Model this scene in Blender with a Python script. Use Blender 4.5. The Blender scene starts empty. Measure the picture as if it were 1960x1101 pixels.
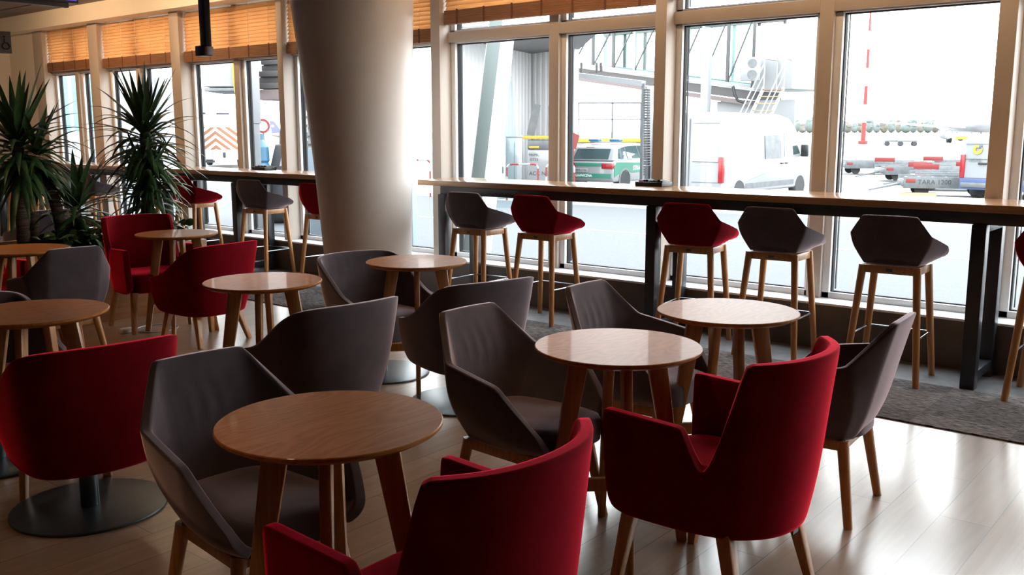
import bpy, bmesh, math, random
from mathutils import Vector, Matrix, Euler
random.seed(7)
PI = math.pi
# ------------------------------------------------------------------ camera
C = bpy.context.scene.collection
CAMH = 1.6
FPX, CX, CY = 1805.74, 980.0, 550.5
_p, _r, _y = math.radians(9.426), math.radians(-0.0616), math.radians(-39.4467)
def _axes():
    F = Vector((0, math.cos(_p), -math.sin(_p))); U0 = Vector((0, math.sin(_p), math.cos(_p))); X0 = Vector((1, 0, 0))
    X = math.cos(_r)*X0 + math.sin(_r)*U0; U = -math.sin(_r)*X0 + math.cos(_r)*U0
    M = Matrix(((math.cos(_y), math.sin(_y), 0), (-math.sin(_y), math.cos(_y), 0), (0, 0, 1)))
    return M @ F, M @ X, M @ U
AF, AX, AU = _axes()
cam_d = bpy.data.cameras.new('camera'); cam = bpy.data.objects.new('camera', cam_d); C.objects.link(cam)
cam_d.sensor_width = 36; cam_d.lens = 36*FPX/1960; cam_d.clip_start = 0.05; cam_d.clip_end = 3000
cam.matrix_world = Matrix(((AX.x, AU.x, -AF.x, 0), (AX.y, AU.y, -AF.y, 0), (AX.z, AU.z, -AF.z, CAMH), (0, 0, 0, 1)))
bpy.context.scene.camera = cam
# ------------------------------------------------------------------ world, exposure
SKY = 8.0
w = bpy.data.worlds.new('world'); bpy.context.scene.world = w; w.use_nodes = True
wn = w.node_tree.nodes; wl = w.node_tree.links
bg = wn['Background']
tc = wn.new('ShaderNodeTexCoord'); sx = wn.new('ShaderNodeSeparateXYZ'); wl.new(tc.outputs['Generated'], sx.inputs[0])
mr = wn.new('ShaderNodeMapRange'); mr.inputs[1].default_value = -0.05; mr.inputs[2].default_value = 0.9
wl.new(sx.outputs[2], mr.inputs[0])
cr = wn.new('ShaderNodeValToRGB'); cr.color_ramp.elements[0].color = (1.0, 0.985, 0.975, 1); cr.color_ramp.elements[1].color = (0.80, 0.90, 1.0, 1)
wl.new(mr.outputs[0], cr.inputs[0]); wl.new(cr.outputs[0], bg.inputs[0]); bg.inputs[1].default_value = SKY
vs = bpy.context.scene.view_settings
vs.view_transform = 'Standard'; vs.look = 'None'; vs.gamma = 1; vs.use_curve_mapping = False; vs.exposure = 0.12

def ray(x, y): return AF + (x-CX)/FPX*AX - (y-CY)/FPX*AU
def atz(x, y, z):
    d = ray(x, y); t = (z-CAMH)/d.z; return Vector((d.x*t, d.y*t, z))
def atY(x, y, Y):
    d = ray(x, y); t = Y/d.y; return Vector((d.x*t, Y, CAMH+d.z*t))
def atd(x, y, D):           # a point seen at x, y at depth D
    return ray(x, y)*D + Vector((0, 0, CAMH))
# ------------------------------------------------------------------ materials
def mat(name, col, rough=0.5, metal=0.0, spec=0.5, sheen=0.0, coat=0.0, coatr=0.05, trans=0.0, emit=None, sheencol=None, srough=0.3):
    m = bpy.data.materials.new(name); m.use_nodes = True; b = m.node_tree.nodes['Principled BSDF']
    b.inputs['Base Color'].default_value = (*col, 1); b.inputs['Roughness'].default_value = rough; b.inputs['Metallic'].default_value = metal
    b.inputs['Specular IOR Level'].default_value = spec
    if sheen: b.inputs['Sheen Weight'].default_value = sheen; b.inputs['Sheen Roughness'].default_value = srough; b.inputs['Sheen Tint'].default_value = (*(sheencol or (1, 1, 1)), 1)
    if coat: b.inputs['Coat Weight'].default_value = coat; b.inputs['Coat Roughness'].default_value = coatr
    if trans: b.inputs['Transmission Weight'].default_value = trans
    if emit: b.inputs['Emission Color'].default_value = (*emit[0], 1); b.inputs['Emission Strength'].default_value = emit[1]
    return m
def nd(m, t, **k):
    n = m.node_tree.nodes.new(t)
    for a, v in k.items(): setattr(n, a, v)
    return n
def ramp(m, stops):
    r = nd(m, 'ShaderNodeValToRGB'); e = r.color_ramp.elements
    while len(e) < len(stops): e.new(0.5)
    for i, (p, c) in enumerate(stops): e[i].position = p; e[i].color = (*c, 1)
    return r
def noisy(m, col_a, col_b, scale=(8, 8, 8), detail=6, rough=0.6, bump=0.0, lo=0.35, hi=0.65, dist=0.0, coord='Object', bscale=None):
    L = m.node_tree.links; b = m.node_tree.nodes['Principled BSDF']
    t = nd(m, 'ShaderNodeTexCoord'); mp = nd(m, 'ShaderNodeMapping'); mp.inputs['Scale'].default_value = scale
    n = nd(m, 'ShaderNodeTexNoise'); n.inputs['Scale'].default_value = 1; n.inputs['Detail'].default_value = detail; n.inputs['Roughness'].default_value = rough; n.inputs['Distortion'].default_value = dist
    r = ramp(m, [(lo, col_a), (hi, col_b)])
    L.new(t.outputs[coord], mp.inputs[0]); L.new(mp.outputs[0], n.inputs['Vector']); L.new(n.outputs['Fac'], r.inputs[0]); L.new(r.outputs[0], b.inputs['Base Color'])
    if bump:
        bp = nd(m, 'ShaderNodeBump'); bp.inputs['Strength'].default_value = bump; bp.inputs['Distance'].default_value = 0.002
        if bscale:
            n2 = nd(m, 'ShaderNodeTexNoise'); n2.inputs['Scale'].default_value = bscale; n2.inputs['Detail'].default_value = 2
            L.new(t.outputs[coord], n2.inputs['Vector']); L.new(n2.outputs['Fac'], bp.inputs['Height'])
        else: L.new(n.outputs['Fac'], bp.inputs['Height'])
        L.new(bp.outputs[0], b.inputs['Normal'])
    return m
M = {}
# cathedral-grain oak for the round tables: rings stretched along one axis
def oak_top():
    m = mat('oak_tabletop', (.4, .2, .08), rough=0.42, spec=.1, coat=0.09, coatr=0.06); L = m.node_tree.links; b = m.node_tree.nodes['Principled BSDF']
    t = nd(m, 'ShaderNodeTexCoord'); oi = nd(m, 'ShaderNodeObjectInfo'); mp = nd(m, 'ShaderNodeMapping'); mp.inputs['Scale'].default_value = (5.0, 1.3, 3); mp.inputs['Rotation'].default_value = (0, 0, 0.55)
    ad = nd(m, 'ShaderNodeVectorMath', operation='ADD'); mu = nd(m, 'ShaderNodeMath', operation='MULTIPLY'); mu.inputs[1].default_value = 40
    L.new(oi.outputs['Random'], mu.inputs[0]); L.new(t.outputs['Object'], mp.inputs[0]); L.new(mp.outputs[0], ad.inputs[0]); L.new(mu.outputs[0], ad.inputs[1])
    n = nd(m, 'ShaderNodeTexNoise'); n.inputs['Scale'].default_value = 1.0; n.inputs['Detail'].default_value = 2.5; n.inputs['Distortion'].default_value = 0.35
    L.new(ad.outputs[0], n.inputs['Vector'])
    k = nd(m, 'ShaderNodeMath', operation='MULTIPLY'); k.inputs[1].default_value = 38; L.new(n.outputs['Fac'], k.inputs[0])
    fr = nd(m, 'ShaderNodeMath', operation='PINGPONG'); fr.inputs[1].default_value = 1.0; L.new(k.outputs[0], fr.inputs[0])
    n2 = nd(m, 'ShaderNodeTexNoise'); n2.inputs['Scale'].default_value = 1; n2.inputs['Detail'].default_value = 5
    mp2 = nd(m, 'ShaderNodeMapping'); mp2.inputs['Scale'].default_value = (160, 9, 20); mp2.inputs['Rotation'].default_value = (0, 0, 0.55); L.new(t.outputs['Object'], mp2.inputs[0]); L.new(mp2.outputs[0], n2.inputs['Vector'])
    a2 = nd(m, 'ShaderNodeMath', operation='MULTIPLY_ADD'); a2.inputs[1].default_value = 0.6; a2.inputs[2].default_value = -0.15
    L.new(n2.outputs['Fac'], a2.inputs[0]); a3 = nd(m, 'ShaderNodeMath', operation='MULTIPLY_ADD'); a3.inputs[1].default_value = 0.42; L.new(fr.outputs[0], a3.inputs[0]); L.new(a2.outputs[0], a3.inputs[2])
    r = ramp(m, [(0.1, (.35, .115, .026)), (0.5, (.44, .160, .040)), (0.9, (.52, .205, .058))]); L.new(a3.outputs[0], r.inputs[0]); L.new(r.outputs[0], b.inputs['Base Color'])
    return m
M['oak_top'] = oak_top()
M['oak'] = noisy(mat('oak_wood', (.4, .2, .08), rough=0.38, coat=0.25, coatr=0.2), (.36, .155, .05), (.50, .225, .08), scale=(60, 60, 5), detail=4)
M['oak_leg'] = noisy(mat('oak_leg_wood', (.5, .27, .11), rough=0.36, coat=0.3, coatr=0.2), (.42, .175, .052), (.58, .27, .095), scale=(70, 70, 4), detail=4)
M['bar_wood'] = noisy(mat('bar_wood', (.5, .25, .1), rough=0.3, coat=0.7, coatr=0.08), (.33, .15, .055), (.46, .24, .10), scale=(2.5, 40, 40), detail=6)
M['red'] = noisy(mat('red_velvet', (.3, .01, .02), rough=0.9, spec=0.05), (.13, .002, .005), (.17, .003, .008), scale=(9, 9, 9), detail=3, bump=0.25, bscale=420)
M['grey'] = noisy(mat('grey_velvet', (.05, .04, .05), rough=0.8, spec=0.2, sheen=0), (.072, .056, .064), (.092, .072, .080), scale=(7, 7, 7), detail=3, bump=0.25, bscale=380)
def nap(m, col, rough):
    N = m.node_tree.nodes; L = m.node_tree.links; p = N['Principled BSDF']; o = N['Material Output']; sh = N.new('ShaderNodeBsdfSheen'); sh.inputs['Color'].default_value = (*col, 1); sh.inputs['Roughness'].default_value = rough
    a = N.new('ShaderNodeAddShader'); L.new(p.outputs[0], a.inputs[0]); L.new(sh.outputs[0], a.inputs[1]); b = N.new('ShaderNodeAddShader'); L.new(a.outputs[0], b.inputs[0]); L.new(sh.outputs[0], b.inputs[1]); L.new(b.outputs[0], o.inputs[0])
nap(M['red'], (.9, .02, .06), .35); nap(M['grey'], (.50, .385, .41), .35)
M['dark_steel'] = noisy(mat('blackened_steel', (.03, .032, .038), rough=0.32, spec=0.5), (.022, .024, .030), (.034, .036, .043), scale=(4, 4, 4))
M['base_steel'] = noisy(mat('grey_base_steel', (.06, .075, .085), rough=0.28, metal=0.55), (.07, .09, .10), (.10, .12, .13), scale=(6, 6, 6))
M['black'] = mat('black_plastic', (.012, .012, .013), rough=0.4)
M['chrome'] = mat('footrest_steel', (.25, .26, .28), rough=0.2, metal=1.0)
M['white_paint'] = noisy(mat('white_wall_paint', (.78, .75, .70), rough=0.6), (.76, .73, .67), (.80, .77, .72), scale=(2, 2, 2))
M['pillar_paint'] = noisy(mat('pillar_paint', (.62, .56, .49), rough=0.45), (.50, .43, .37), (.55, .48, .42), scale=(1.5, 1.5, 1.5))
M['frame_white'] = noisy(mat('window_frame_coating', (.80, .80, .80), rough=0.35), (.76, .76, .77), (.82, .82, .82), scale=(3, 3, 3))
M['gasket'] = mat('rubber_gasket', (.012, .012, .014), rough=0.6)
M['column_paint'] = noisy(mat('column_paint', (.80, .76, .72), rough=0.42), (.78, .73, .69), (.82, .78, .74), scale=(1.3, 1.3, 1.3), bump=0.1, bscale=120)
M['beam_paint'] = noisy(mat('beam_paint', (.78, .66, .50), rough=0.55), (.80, .74, .63), (.84, .78, .67), scale=(1.5, 1.5, 1.5))
M['wall_dark'] = noisy(mat('dark_wall_paint', (.12, .10, .09), rough=0.6), (.045, .038, .034), (.055, .047, .042), scale=(1, 1, 1))
M['half_wall'] = noisy(mat('grey_brown_half_wall', (.10, .08, .07), rough=0.4), (.082, .062, .052), (.10, .078, .067), scale=(3, 3, 3))
M['ceiling'] = noisy(mat('ceiling_panels', (.30, .25, .23), rough=0.6), (.13, .105, .095), (.17, .14, .13), scale=(1.2, 9, 1), detail=3)
M['tile'] = noisy(mat('grey_floor_tile', (.16, .15, .15), rough=0.5), (.13, .12, .12), (.18, .17, .17), scale=(12, 12, 12))
# laminate floor
def floor_mat():
    m = mat('laminate_floor', (.3, .2, .14), rough=0.24, spec=0.7, coat=0.85, coatr=0.2); L = m.node_tree.links; b = m.node_tree.nodes['Principled BSDF']
    t = nd(m, 'ShaderNodeTexCoord'); mp = nd(m, 'ShaderNodeMapping'); mp.inputs['Rotation'].default_value = (0, 0, PI/2)
    br = nd(m, 'ShaderNodeTexBrick'); br.offset = 0.37; br.inputs['Scale'].default_value = 1; br.inputs['Brick Width'].default_value = 1.35; br.inputs['Row Height'].default_value = 0.20; br.inputs['Mortar Size'].default_value = 0.0022; br.inputs['Mortar Smooth'].default_value = 0.3
    br.inputs['Color1'].default_value = (.40, .27, .18, 1); br.inputs['Color2'].default_value = (.33, .22, .145, 1); br.inputs['Mortar'].default_value = (.09, .06, .045, 1)
    L.new(t.outputs['Object'], mp.inputs[0]); L.new(mp.outputs[0], br.inputs['Vector'])
    mp2 = nd(m, 'ShaderNodeMapping'); mp2.inputs['Scale'].default_value = (26, 1.6, 1); n = nd(m, 'ShaderNodeTexNoise'); n.inputs['Scale'].default_value = 1; n.inputs['Detail'].default_value = 7; n.inputs['Distortion'].default_value = 0.8
    L.new(t.outputs['Object'], mp2.inputs[0]); L.new(mp2.outputs[0], n.inputs['Vector'])
    r = ramp(m, [(0.3, (.80, .76, .73)), (0.7, (1.08, 1.08, 1.08))]); L.new(n.outputs['Fac'], r.inputs[0])
    mx = nd(m, 'ShaderNodeMix', data_type='RGBA', blend_type='MULTIPLY'); mx.inputs[0].default_value = 1
    L.new(br.outputs['Color'], mx.inputs[6]); L.new(r.outputs[0], mx.inputs[7]); L.new(mx.outputs[2], b.inputs['Base Color'])
    bp = nd(m, 'ShaderNodeBump'); bp.inputs['Strength'].default_value = 0.35; bp.inputs['Distance'].default_value = 0.002; bp.invert = True
    L.new(br.outputs['Fac'], bp.inputs['Height']); L.new(bp.outputs[0], b.inputs['Normal'])
    r2 = ramp(m, [(0.3, (.29, .29, .29)), (0.75, (.36, .36, .36))]); L.new(n.outputs['Fac'], r2.inputs[0]); L.new(r2.outputs[0], b.inputs['Roughness'])
    return m
M['floor'] = floor_mat()
def carpet_mat():
    m = mat('ribbed_carpet', (.15, .14, .14), rough=0.95, spec=0.1); L = m.node_tree.links; b = m.node_tree.nodes['Principled BSDF']
    t = nd(m, 'ShaderNodeTexCoord'); mp = nd(m, 'ShaderNodeMapping'); mp.inputs['Scale'].default_value = (16, 130, 1)
    n = nd(m, 'ShaderNodeTexNoise'); n.inputs['Scale'].default_value = 1; n.inputs['Detail'].default_value = 4; n.inputs['Roughness'].default_value = .7
    L.new(t.outputs['Object'], mp.inputs[0]); L.new(mp.outputs[0], n.inputs['Vector'])
    r = ramp(m, [(0.40, (.025, .022, .024)), (0.60, (.32, .29, .285))]); L.new(n.outputs['Fac'], r.inputs[0])
    ch = nd(m, 'ShaderNodeTexChecker'); ch.inputs['Scale'].default_value = 2.0; ch.inputs[1].default_value = (1, 1, 1, 1); ch.inputs[2].default_value = (.72, .72, .74, 1); L.new(t.outputs['Object'], ch.inputs[0])
    mx = nd(m, 'ShaderNodeMix', data_type='RGBA', blend_type='MULTIPLY'); mx.inputs[0].default_value = 1
    L.new(r.outputs[0], mx.inputs[6]); L.new(ch.outputs[0], mx.inputs[7]); L.new(mx.outputs[2], b.inputs['Base Color'])
    bp = nd(m, 'ShaderNodeBump'); bp.inputs['Strength'].default_value = 0.9; bp.inputs['Distance'].default_value = 0.004; L.new(n.outputs['Fac'], bp.inputs['Height']); L.new(bp.outputs[0], b.inputs['Normal'])
    return m
M['carpet'] = carpet_mat()
def glass_mat(name, tint=(1, 1, 1), fres=1.45, extra=0.0):
    m = bpy.data.materials.new(name); m.use_nodes = True; N = m.node_tree.nodes; L = m.node_tree.links; N.clear()
    o = N.new('ShaderNodeOutputMaterial'); mx = N.new('ShaderNodeMixShader'); tr = N.new('ShaderNodeBsdfTransparent'); tr.inputs[0].default_value = (*tint, 1)
    g = N.new('ShaderNodeBsdfGlossy'); g.inputs['Roughness'].default_value = 0.02; f = N.new('ShaderNodeFresnel'); f.inputs[0].default_value = fres
    a = N.new('ShaderNodeMath'); a.operation = 'ADD'; a.inputs[1].default_value = extra; L.new(f.outputs[0], a.inputs[0])
    ge = N.new('ShaderNodeNewGeometry'); iv = N.new('ShaderNodeMath'); iv.operation = 'SUBTRACT'; iv.inputs[0].default_value = 1; L.new(ge.outputs['Backfacing'], iv.inputs[1])
    ml = N.new('ShaderNodeMath'); ml.operation = 'MULTIPLY'; L.new(a.outputs[0], ml.inputs[0]); L.new(iv.outputs[0], ml.inputs[1]); L.new(ml.outputs[0], mx.inputs[0])
    L.new(tr.outputs[0], mx.inputs[1]); L.new(g.outputs[0], mx.inputs[2]); L.new(mx.outputs[0], o.inputs[0]); return m
M['pane'] = glass_mat('window_pane_glass', (.97, .99, .985), 1.12)
M['green_glass'] = glass_mat('green_bridge_glass', (.62, .90, .86), 1.4)
M['pale_glass'] = glass_mat('pale_blue_glass', (.86, .93, .95), 1.25)
M['car_glass'] = glass_mat('car_glass', (.42, .52, .53), 1.5, 0.05)
def slat_mat():
    m = bpy.data.materials.new('blind_slat_wood'); m.use_nodes = True; N = m.node_tree.nodes; L = m.node_tree.links; b = N['Principled BSDF']; b.inputs['Roughness'].default_value = .5
    t = N.new('ShaderNodeTexCoord'); mp = N.new('ShaderNodeMapping'); mp.inputs['Scale'].default_value = (5, 50, 60); n = N.new('ShaderNodeTexNoise'); n.inputs['Scale'].default_value = 1
    L.new(t.outputs['Object'], mp.inputs[0]); L.new(mp.outputs[0], n.inputs['Vector'])
    r = N.new('ShaderNodeValToRGB'); r.color_ramp.elements[0].position = .35; r.color_ramp.elements[0].color = (.84, .56, .30, 1); r.color_ramp.elements[1].position = .65; r.color_ramp.elements[1].color = (.93, .69, .42, 1)
    L.new(n.outputs['Fac'], r.inputs[0]); L.new(r.outputs[0], b.inputs['Base Color'])
    tl = N.new('ShaderNodeBsdfTranslucent'); L.new(r.outputs[0], tl.inputs[0]); mx = N.new('ShaderNodeMixShader'); mx.inputs[0].default_value = .42
    L.new(b.outputs[0], mx.inputs[1]); L.new(tl.outputs[0], mx.inputs[2]); L.new(mx.outputs[0], N['Material Output'].inputs[0]); return m
M['slat'] = slat_mat()
M['slat_solid'] = noisy(mat('blind_stack_wood', (.4, .16, .05), rough=.5), (.30, .135, .06), (.42, .20, .10), scale=(4, 40, 90), detail=3)
M['tape'] = mat('ladder_tape', (.16, .06, .025), rough=.7)
M['leaf'] = noisy(mat('yucca_leaf', (.03, .07, .02), rough=0.38, spec=0.5), (.035, .085, .035), (.085, .17, .06), scale=(14, 14, 5), detail=3)
M['leaf2'] = noisy(mat('pothos_leaf', (.03, .07, .02), rough=0.3), (.03, .075, .028), (.08, .16, .05), scale=(9, 9, 9))
M['bark'] = noisy(mat('ringed_bark', (.13, .09, .065), rough=.85), (.055, .035, .028), (.22, .15, .11), scale=(6, 6, 70), detail=3, bump=.8)
M['soil'] = noisy(mat('potting_soil', (.03, .02, .015), rough=.95), (.02, .014, .01), (.045, .03, .022), scale=(40, 40, 40))
M['planter_wood'] = noisy(mat('planter_wood', (.32, .15, .06), rough=.42), (.30, .12, .04), (.42, .18, .07), scale=(30, 2.5, 25), detail=5)
# outdoors
M['asphalt'] = noisy(mat('asphalt', (.2, .2, .2), rough=.9), (.062, .062, .064), (.105, .105, .108), scale=(22, 22, 22), detail=8, rough=.8, lo=.3, hi=.7)
M['concrete'] = noisy(mat('apron_concrete', (.4, .39, .38), rough=.9), (.24, .235, .23), (.29, .285, .28), scale=(.4, .4, .4))
M['runway'] = mat('runway_asphalt', (.105, .11, .125), rough=.9)
M['grass'] = noisy(mat('airfield_grass', (.2, .22, .08), rough=.95), (.125, .14, .07), (.155, .155, .09), scale=(.03, .2, 1))
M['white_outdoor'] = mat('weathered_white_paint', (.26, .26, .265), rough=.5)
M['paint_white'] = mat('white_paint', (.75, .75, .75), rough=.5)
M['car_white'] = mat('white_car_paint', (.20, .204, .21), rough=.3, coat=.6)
M['car_green'] = mat('green_stripe_paint', (.022, .15, .10), rough=.4)
M['car_red'] = mat('red_lamp_plastic', (.22, .008, .012), rough=.25)
M['sign_red'] = mat('red_paint', (.17, .015, .014), rough=.5)
M['orange'] = mat('orange_reflective', (.24, .10, .045), rough=.5)
M['yellow'] = mat('yellow_paint', (.40, .25, .02), rough=.5)
M['blue'] = mat('blue_paint', (.02, .09, .16), rough=.4)
M['blue_lamp'] = mat('blue_beacon', (.03, .12, .26), rough=.2)
M['navy'] = mat('navy_paint', (.05, .07, .16), rough=.4)
M['tyre'] = mat('tyre_rubber', (.035, .035, .037), rough=.85)
M['rim'] = mat('wheel_rim', (.40, .40, .41), rough=.4, metal=.5)
M['galv'] = noisy(mat('galvanised_steel', (.3, .31, .32), rough=.5, metal=.3), (.09, .095, .10), (.13, .135, .14), scale=(4, 4, 4))
M['clad'] = mat('corrugated_cladding', (.22, .223, .23), rough=.5)
M['wing_clad'] = mat('pale_wing_cladding', (.62, .62, .635), rough=.5)
M['soffit'] = mat('soffit_metal', (.14, .137, .14), rough=.6)
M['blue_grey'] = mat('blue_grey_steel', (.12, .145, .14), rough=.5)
M['bridge_pink'] = mat('bridge_steel_dusty', (.12, .09, .088), rough=.6)
M['bridge_grey'] = mat('bridge_steel_grey', (.06, .053, .053), rough=.6)
M['lettering'] = mat('dark_lettering', (.03, .03, .035), rough=.6)
M['letter_white'] = mat('white_lettering', (.85, .85, .85), rough=.6)
M['pallet'] = mat('pallet_wood', (.28, .22, .12), rough=.8)
M['tree'] = noisy(mat('tree_foliage', (.08, .12, .10), rough=.9), (.11, .135, .13), (.14, .155, .15), scale=(.3, .3, .3))
M['tree_brown'] = noisy(mat('bare_tree_crowns', (.2, .17, .14), rough=.9), (.12, .105, .09), (.16, .145, .125), scale=(.3, .3, .3))
# ------------------------------------------------------------------ mesh helpers
def finish(o, angle=35):
    me = o.data
    for p in me.polygons: p.use_smooth = True
    me.set_sharp_from_angle(angle=math.radians(angle))
def mk(name, bm, m, parent=None, smooth=True, angle=35):
    me = bpy.data.meshes.new(name); bmesh.ops.recalc_face_normals(bm, faces=bm.faces); bm.to_mesh(me); bm.free()
    o = bpy.data.objects.new(name, me); C.objects.link(o)
    for x in (m if isinstance(m, (list, tuple)) else [m]): me.materials.append(x)
    if parent: o.parent = parent
    if smooth: finish(o, angle)
    return o
def NB(): return bmesh.new()
def box(bm, a, b, bev=0.0, seg=2, mi=0, rot=None, piv=None):
    (x0, y0, z0), (x1, y1, z1) = a, b
    t = bmesh.new(); vs_ = [t.verts.new(p) for p in ((x0,y0,z0),(x1,y0,z0),(x1,y1,z0),(x0,y1,z0),(x0,y0,z1),(x1,y0,z1),(x1,y1,z1),(x0,y1,z1))]
    for f in ((0,3,2,1),(4,5,6,7),(0,1,5,4),(1,2,6,5),(2,3,7,6),(3,0,4,7)): t.faces.new([vs_[i] for i in f])
    if bev: bmesh.ops.bevel(t, geom=list(t.edges), offset=bev, segments=seg, affect='EDGES', profile=.5)
    if rot is not None:
        pv = Vector(piv) if piv is not None else Vector(((x0+x1)/2, (y0+y1)/2, (z0+z1)/2))
        bmesh.ops.transform(t, matrix=Matrix.Translation(pv) @ rot.to_4x4() @ Matrix.Translation(-pv), verts=t.verts)
    merge(bm, t, mi)
def merge(bm, t, mi=0, mtx=None):
    mp = {}
    for v in t.verts: mp[v] = bm.verts.new(mtx @ v.co if mtx else v.co)
    for f in t.faces:
        try: nf = bm.faces.new([mp[v] for v in f.verts]); nf.material_index = mi
        except ValueError: pass
    t.free()
def frame_of(d):
    d = d.normalized(); u = Vector((0, 0, 1)) if abs(d.z) < .9 else Vector((1, 0, 0)); s = d.cross(u).normalized(); return d, s, s.cross(d)
def bar(bm, p, q, wa, ta, wb=None, tb=None, side=None, bev=0.0, mi=0):
    """a square bar from p to q; wa across `side`, ta across the other way"""
    p, q = Vector(p), Vector(q); wb = wa if wb is None else wb; tb = ta if tb is None else tb
    d = (q-p).normalized()
    if side is None: _, s, u = frame_of(d)
    else: s = Vector(side); s = (s - d*s.dot(d)).normalized(); u = s.cross(d)
    t = bmesh.new(); v = []
    for c, w_, t_ in ((p, wa, ta), (q, wb, tb)):
        for a, b in ((-1,-1),(1,-1),(1,1),(-1,1)): v.append(t.verts.new(c + s*a*w_/2 + u*b*t_/2))
    for f in ((0,1,2,3),(7,6,5,4),(0,4,5,1),(1,5,6,2),(2,6,7,3),(3,7,4,0)): t.faces.new([v[i] for i in f])
    if bev: bmesh.ops.bevel(t, geom=list(t.edges), offset=bev, segments=2, affect='EDGES', profile=.5)
    merge(bm, t, mi)
def tube(bm, pts, r, n=10, mi=0, closed=False, r2=None):
    pts = [Vector(p) for p in pts]; rings = []; N = len(pts); up = None
    for i, p in enumerate(pts):
        a = pts[(i-1) % N] if (closed or i > 0) else p; b = pts[(i+1) % N] if (closed or i < N-1) else p
        d = (b-a).normalized()
        if up is None: _, s, u = frame_of(d)
        else: s = (up - d*up.dot(d)).normalized(); u = s.cross(d)
        up = s; rr = r if r2 is None else r + (r2-r)*i/(N-1)
        rings.append([bm.verts.new(p + s*math.cos(2*PI*k/n)*rr + u*math.sin(2*PI*k/n)*rr) for k in range(n)])
    for i in range(N if closed else N-1):
        A, B = rings[i], rings[(i+1) % N]
        for k in range(n): f = bm.faces.new((A[k], A[(k+1) % n], B[(k+1) % n], B[k])); f.material_index = mi
    if not closed:
        f = bm.faces.new(rings[0][::-1]); f.material_index = mi; f = bm.faces.new(rings[-1]); f.material_index = mi
def lathe(bm, prof, n=48, c=(0, 0, 0), mi=0, axis='z', ring=False):
    rings = []; c = Vector(c)
    for r, z in prof:
        rg = []
        for k in range(n):
            a = 2*PI*k/n; x, y = r*math.cos(a), r*math.sin(a)
            p = Vector((x, y, z)) if axis == 'z' else (Vector((z, x, y)) if axis == 'x' else Vector((x, z, y)))
            rg.append(bm.verts.new(c + p))
        rings.append(rg)
    for A, B in (zip(rings, rings[1:]+rings[:1]) if ring else zip(rings, rings[1:])):
        for k in range(n): f = bm.faces.new((A[k], A[(k+1) % n], B[(k+1) % n], B[k])); f.material_index = mi
    if ring: return
    for rg in (rings[0][::-1], rings[-1]):
        try: f = bm.faces.new(rg); f.material_index = mi
        except ValueError: pass
def prism(bm, pts, a, b, axis='y', mi=0, bev=0.0):
    """outline pts (two coords) pulled from a to b along axis"""
    def P(u, v, k): return {'y': (u, k, v), 'x': (k, u, v), 'z': (u, v, k)}[axis]
    t = bmesh.new(); A = [t.verts.new(P(u, v, a)) for u, v in pts]; B = [t.verts.new(P(u, v, b)) for u, v in pts]
    t.faces.new(A); t.faces.new(B[::-1]); n = len(pts)
    for i in range(n): t.faces.new((A[i], B[i], B[(i+1) % n], A[(i+1) % n]))
    bmesh.ops.recalc_face_normals(t, faces=t.faces)
    if bev: bmesh.ops.bevel(t, geom=list(t.edges), offset=bev, segments=3, affect='EDGES', profile=.5)
    merge(bm, t, mi)
def text_part(name, s, size, m, parent, mtx, depth=0.002, align='CENTER'):
    cu = bpy.data.curves.new(name, 'FONT'); cu.body = s; cu.size = size; cu.extrude = depth; cu.align_x = align; cu.align_y = 'CENTER'
    t = bpy.data.objects.new('tmp', cu); C.objects.link(t)
    me = bpy.data.meshes.new_from_object(t.evaluated_get(bpy.context.evaluated_depsgraph_get())); bpy.data.objects.remove(t); me.materials.clear(); me.materials.append(m)
    o = bpy.data.objects.new(name, me); C.objects.link(o); o.parent = parent; o.matrix_local = mtx; return o
def tag(o, label, cat, group=None, kind=None):
    o['label'] = label; o['category'] = cat
    if group: o['group'] = group
    if kind: o['kind'] = kind
    return o
def thing(name, label, cat, loc=(0, 0, 0), rz=0.0, group=None, scale=None):
    o = bpy.data.objects.new(name, None); C.objects.link(o); o.empty_display_size = .1; o.location = loc; o.rotation_euler = (0, 0, rz)
    if scale: o.scale = scale
    return tag(o, label, cat, group)
def struct(o): o['kind'] = 'structure'; return o
def dup(root, loc, rz, label, group=None):
    r = root.copy(); C.objects.link(r); r.location = loc; r.rotation_euler = (0, 0, rz); r['label'] = label
    if group: r['group'] = group
    for ch in list(root.children):
        c = ch.copy(); C.objects.link(c); c.parent = r
        for g in ch.children: d = g.copy(); C.objects.link(d); d.parent = c
    return r
def setmat(root, part_names, m):
    for ch in root.children:
        if ch.name.split('.')[0] in part_names:
            ch.data = ch.data.copy(); ch.data.materials.clear(); ch.data.materials.append(m)
def bake(o, angle=50):
    me = bpy.data.meshes.new_from_object(o.evaluated_get(bpy.context.evaluated_depsgraph_get()))
    old = o.data; o.modifiers.clear(); o.data = me; bpy.data.meshes.remove(old); finish(o, angle); return o
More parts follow.
